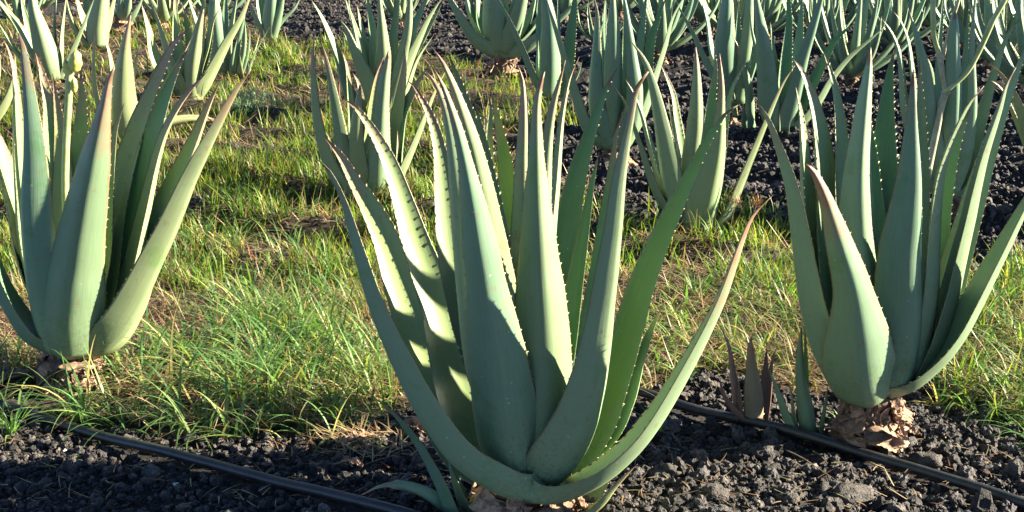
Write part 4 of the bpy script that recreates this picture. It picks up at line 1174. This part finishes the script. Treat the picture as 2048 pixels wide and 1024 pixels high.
tuft(2040, 848, 16, .12, "flat bright green grass tuft at the right edge above the gravel", 4, lean=(.9, 1.4))
tuft(1880, 800, 22, .12, "grass tuft with yellowing blades just right of the peeling trunk", 5, [(.14, .25, .07), (.45, .42, .10), (.5, .36, .16)], lean=(.5, 1.3))
tuft(640, 828, 16, .11, "low spreading grass tuft at the edge of the gravel, left of the largest aloe", 6, lean=(.6, 1.3))
tuft(385, 770, 20, .12, "grass tuft with arching dark green blades right of the left-edge trunk", 7, lean=(.4, 1.2))
tuft(1700, 860, 6, .09, "few thin blades beside the foot of the peeling trunk", 8)
tuft(1470, 690, 22, .14, "grass tuft growing behind the purple-brown young aloe", 9)
tuft(1960, 650, 26, .17, "tall grass tuft behind the lowest right leaf of the right-hand aloe", 10)
tuft(1390, 600, 30, .15, "tall grass tuft between the largest aloe and the yellowish one", 12)
tuft(660, 560, 26, .15, "tall grass tuft left of the lowest left leaf of the largest aloe", 13)
tuft(1345, 470, 22, .16, "grass tuft at the foot of the yellowish aloe", 14)
# feathery grey-green weed
g = ground_at(505, 232)
n = 900; r_ = np.random.default_rng(5)
a_ = r_.uniform(0, 6.28, n); rr = r_.random(n) ** .6 * .13
hz_ = .13 * np.sqrt(np.clip(1 - (rr / .135) ** 2, 0, 1)) * r_.uniform(.3, 1, n)
o = blades("feathery_weed", g[0] + rr * np.cos(a_), g[1] + rr * np.sin(a_), r_.uniform(.02, .045, n), r_.uniform(.0016, .003, n), r_.uniform(0, 6.28, n), r_.uniform(.2, 1.3, n), r_.uniform(0, .8, n),
           pal(n, [(.17, .28, .17), (.22, .34, .22)], [1, 1]), M_BLADE, Z=hz_, nseg=3, kind=None)
tag(o, "feathery grey-green weed mound in the grass near the top left", "weed")

def weed(px, py, n, L, label, seed):
    r_ = np.random.default_rng(seed); g = ground_at(px, py)
    o = blades("broadleaf_weed", g[0] + r_.normal(size=n) * .004, g[1] + r_.normal(size=n) * .004, r_.uniform(L * .6, L, n), r_.uniform(.010, .018, n), np.arange(n) * 2.4, r_.uniform(.5, 1.1, n), r_.uniform(.3, .8, n),
               pal(n, [(.09, .20, .06), (.13, .26, .08)], [1, 1]), M_BLADE, Z=gheight(np.full(n, g[0]), np.full(n, g[1])) + .005, nseg=7, kind=None)
    tag(o, label, "weed")
weed(640, 625, 11, .06, "low broad-leaved weed in the grass left of the largest aloe", 1)
weed(470, 600, 9, .05, "small broad-leaved weed beside the half-buried hose in the grass", 2)
weed(1560, 640, 9, .05, "small broad-leaved weed left of the right-hand aloe's lowest left leaf", 3)

# dry seed heads, twigs, litter leaves
def twig(pts, r, label, name="twig", cat="twig"):
    P = []
    for x, y, z in pts:
        q = ground_at(x, y, 0); P.append((q[0], q[1], float(gheight(q[0], q[1])) + z, r))
    C, tt, L = catmull(np.array(P), 24)
    V, F = tube(C[:, :3], C[:, 3] * (1 - .6 * tt), 8)
    c = C[0, :3]; o = mk_obj(name, np.array(V) - c, F, M_TWIG); o.location = c
    tag(o, label, cat)
twig([(1568, 905, .012), (1605, 925, .018), (1640, 950, .018), (1675, 972, .012)], .0014, "thin bent twig lying on the gravel below the right hose")
twig([(1625, 905, .014), (1640, 918, .018), (1655, 930, .012)], .0012, "short thin twig on the gravel next to the bent one")
twig([(1290, 905, .01), (1330, 900, .014), (1345, 930, .012), (1335, 960, .006)], .0010, "dry root curling down between stones right of the largest aloe")
def dryleaf(px, py, ln, wd, az, label, seed):
    q = ground_at(px, py); z = float(gheight(q[0], q[1])) + .016
    root = empty("dead_leaf", (q[0], q[1], z)); tag(root, label, "dead leaf")
    P = np.array([[math.cos(R(az)) * ln * (t - .5), math.sin(R(az)) * ln * (t - .5), .008 * math.sin(t * 3)] for t in (0, .3, .6, 1)])
    dry_strip(root, P, np.array([.5, 1, .9, .2]) * wd, (0, -.3, 1), seed, name="blade", curl=.3)
dryleaf(1755, 893, .085, .016, 20, "long pale dead leaf strip lying at the foot of the peeling trunk", 3)
dryleaf(1810, 868, .06, .02, -20, "crumpled brown dead leaf right of the peeling trunk", 4)
dryleaf(720, 905, .07, .022, 30, "curled tan dead leaf on the gravel left of the largest aloe", 5)
dryleaf(705, 955, .045, .014, -25, "small cream dead leaf sliver near the left hose", 6)
dryleaf(45, 770, .09, .03, 15, "grey dead leaf lying left of the left-edge trunk", 7)
dryleaf(1325, 470, .07, .02, 80, "rusty dead leaf standing in the grass beside the yellowish aloe", 8)
dryleaf(835, 882, .09, .03, 140, "pale dead leaf tucked under the left leaves of the largest aloe", 9)
# brown roots / straw patch on the gravel left of the largest aloe
n = 260; r_ = np.random.default_rng(8)
gx = r_.normal(735, 45, n); gy = r_.normal(905, 20, n)
G = np.array([ground_at(a, b)[:2] for a, b in zip(gx, gy)])
blades("straw_litter", G[:, 0], G[:, 1], r_.uniform(.02, .07, n), r_.uniform(.001, .0025, n), r_.uniform(0, 6.28, n), r_.uniform(1.0, 1.5, n), r_.uniform(-.3, .7, n), pal(n, STRAWS, [4, 3, 4, 1, .5]), M_STRAW, Z=gheight(G[:, 0], G[:, 1]) + r_.uniform(.008, .03, n), nseg=5)
n = 420
gx = rng.uniform(-50, 2100, n); gy = rng.uniform(870, 1030, n)
G = np.array([ground_at(a, b)[:2] for a, b in zip(gx, gy)])
blades("straw_litter", G[:, 0], G[:, 1], rng.uniform(.012, .05, n), rng.uniform(.001, .0025, n), rng.uniform(0, 6.28, n), rng.uniform(1.2, 1.6, n), rng.uniform(-.3, .5, n), pal(n, STRAWS, [4, 3, 3, 3, 1.5]), M_STRAW, Z=gheight(G[:, 0], G[:, 1]) + rng.uniform(.008, .018, n), nseg=4)
def seedhead(px, py, h, label, seed):
    q = ground_at(px, py); r_ = np.random.default_rng(seed)
    root = empty("dry_seed_head", (q[0], q[1], 0)); tag(root, label, "seed head", "dry seed heads")
    C = np.array([(0, 0, 0), (.004, 0, h * .5), (.015, .0, h)])
    Cc, _, _ = catmull(C, 12); V, F = tube(Cc, .0009, 6); mk_obj("stem", V, F, M_TWIG, root)
    n = 70
    o = blades("spikelets", np.full(n, .015) + r_.normal(size=n) * .008, r_.normal(size=n) * .008, r_.uniform(.012, .035, n), r_.uniform(.001, .002, n), r_.uniform(0, 6.28, n), r_.uniform(.2, 1.8, n), r_.uniform(-.3, .6, n),
               pal(n, [(.22, .11, .06), (.30, .17, .10)], [1, 1]), M_STRAW, Z=np.full(n, h) + r_.normal(size=n) * .008, nseg=3, kind=None)
    o.parent = root

seedhead(952, 205, .19, "brown dry seed head leaning against the bowl-shaped aloe", 1)
seedhead(1460, 470, .11, "brown dry seed head at the right foot of the yellowish aloe", 2)
seedhead(75, 175, .14, "brown dry seed head left of the green flower stalk", 3)
seedhead(1500, 470, .10, "brown dry seed head behind the rusty tip of the largest aloe's right leaf", 4)
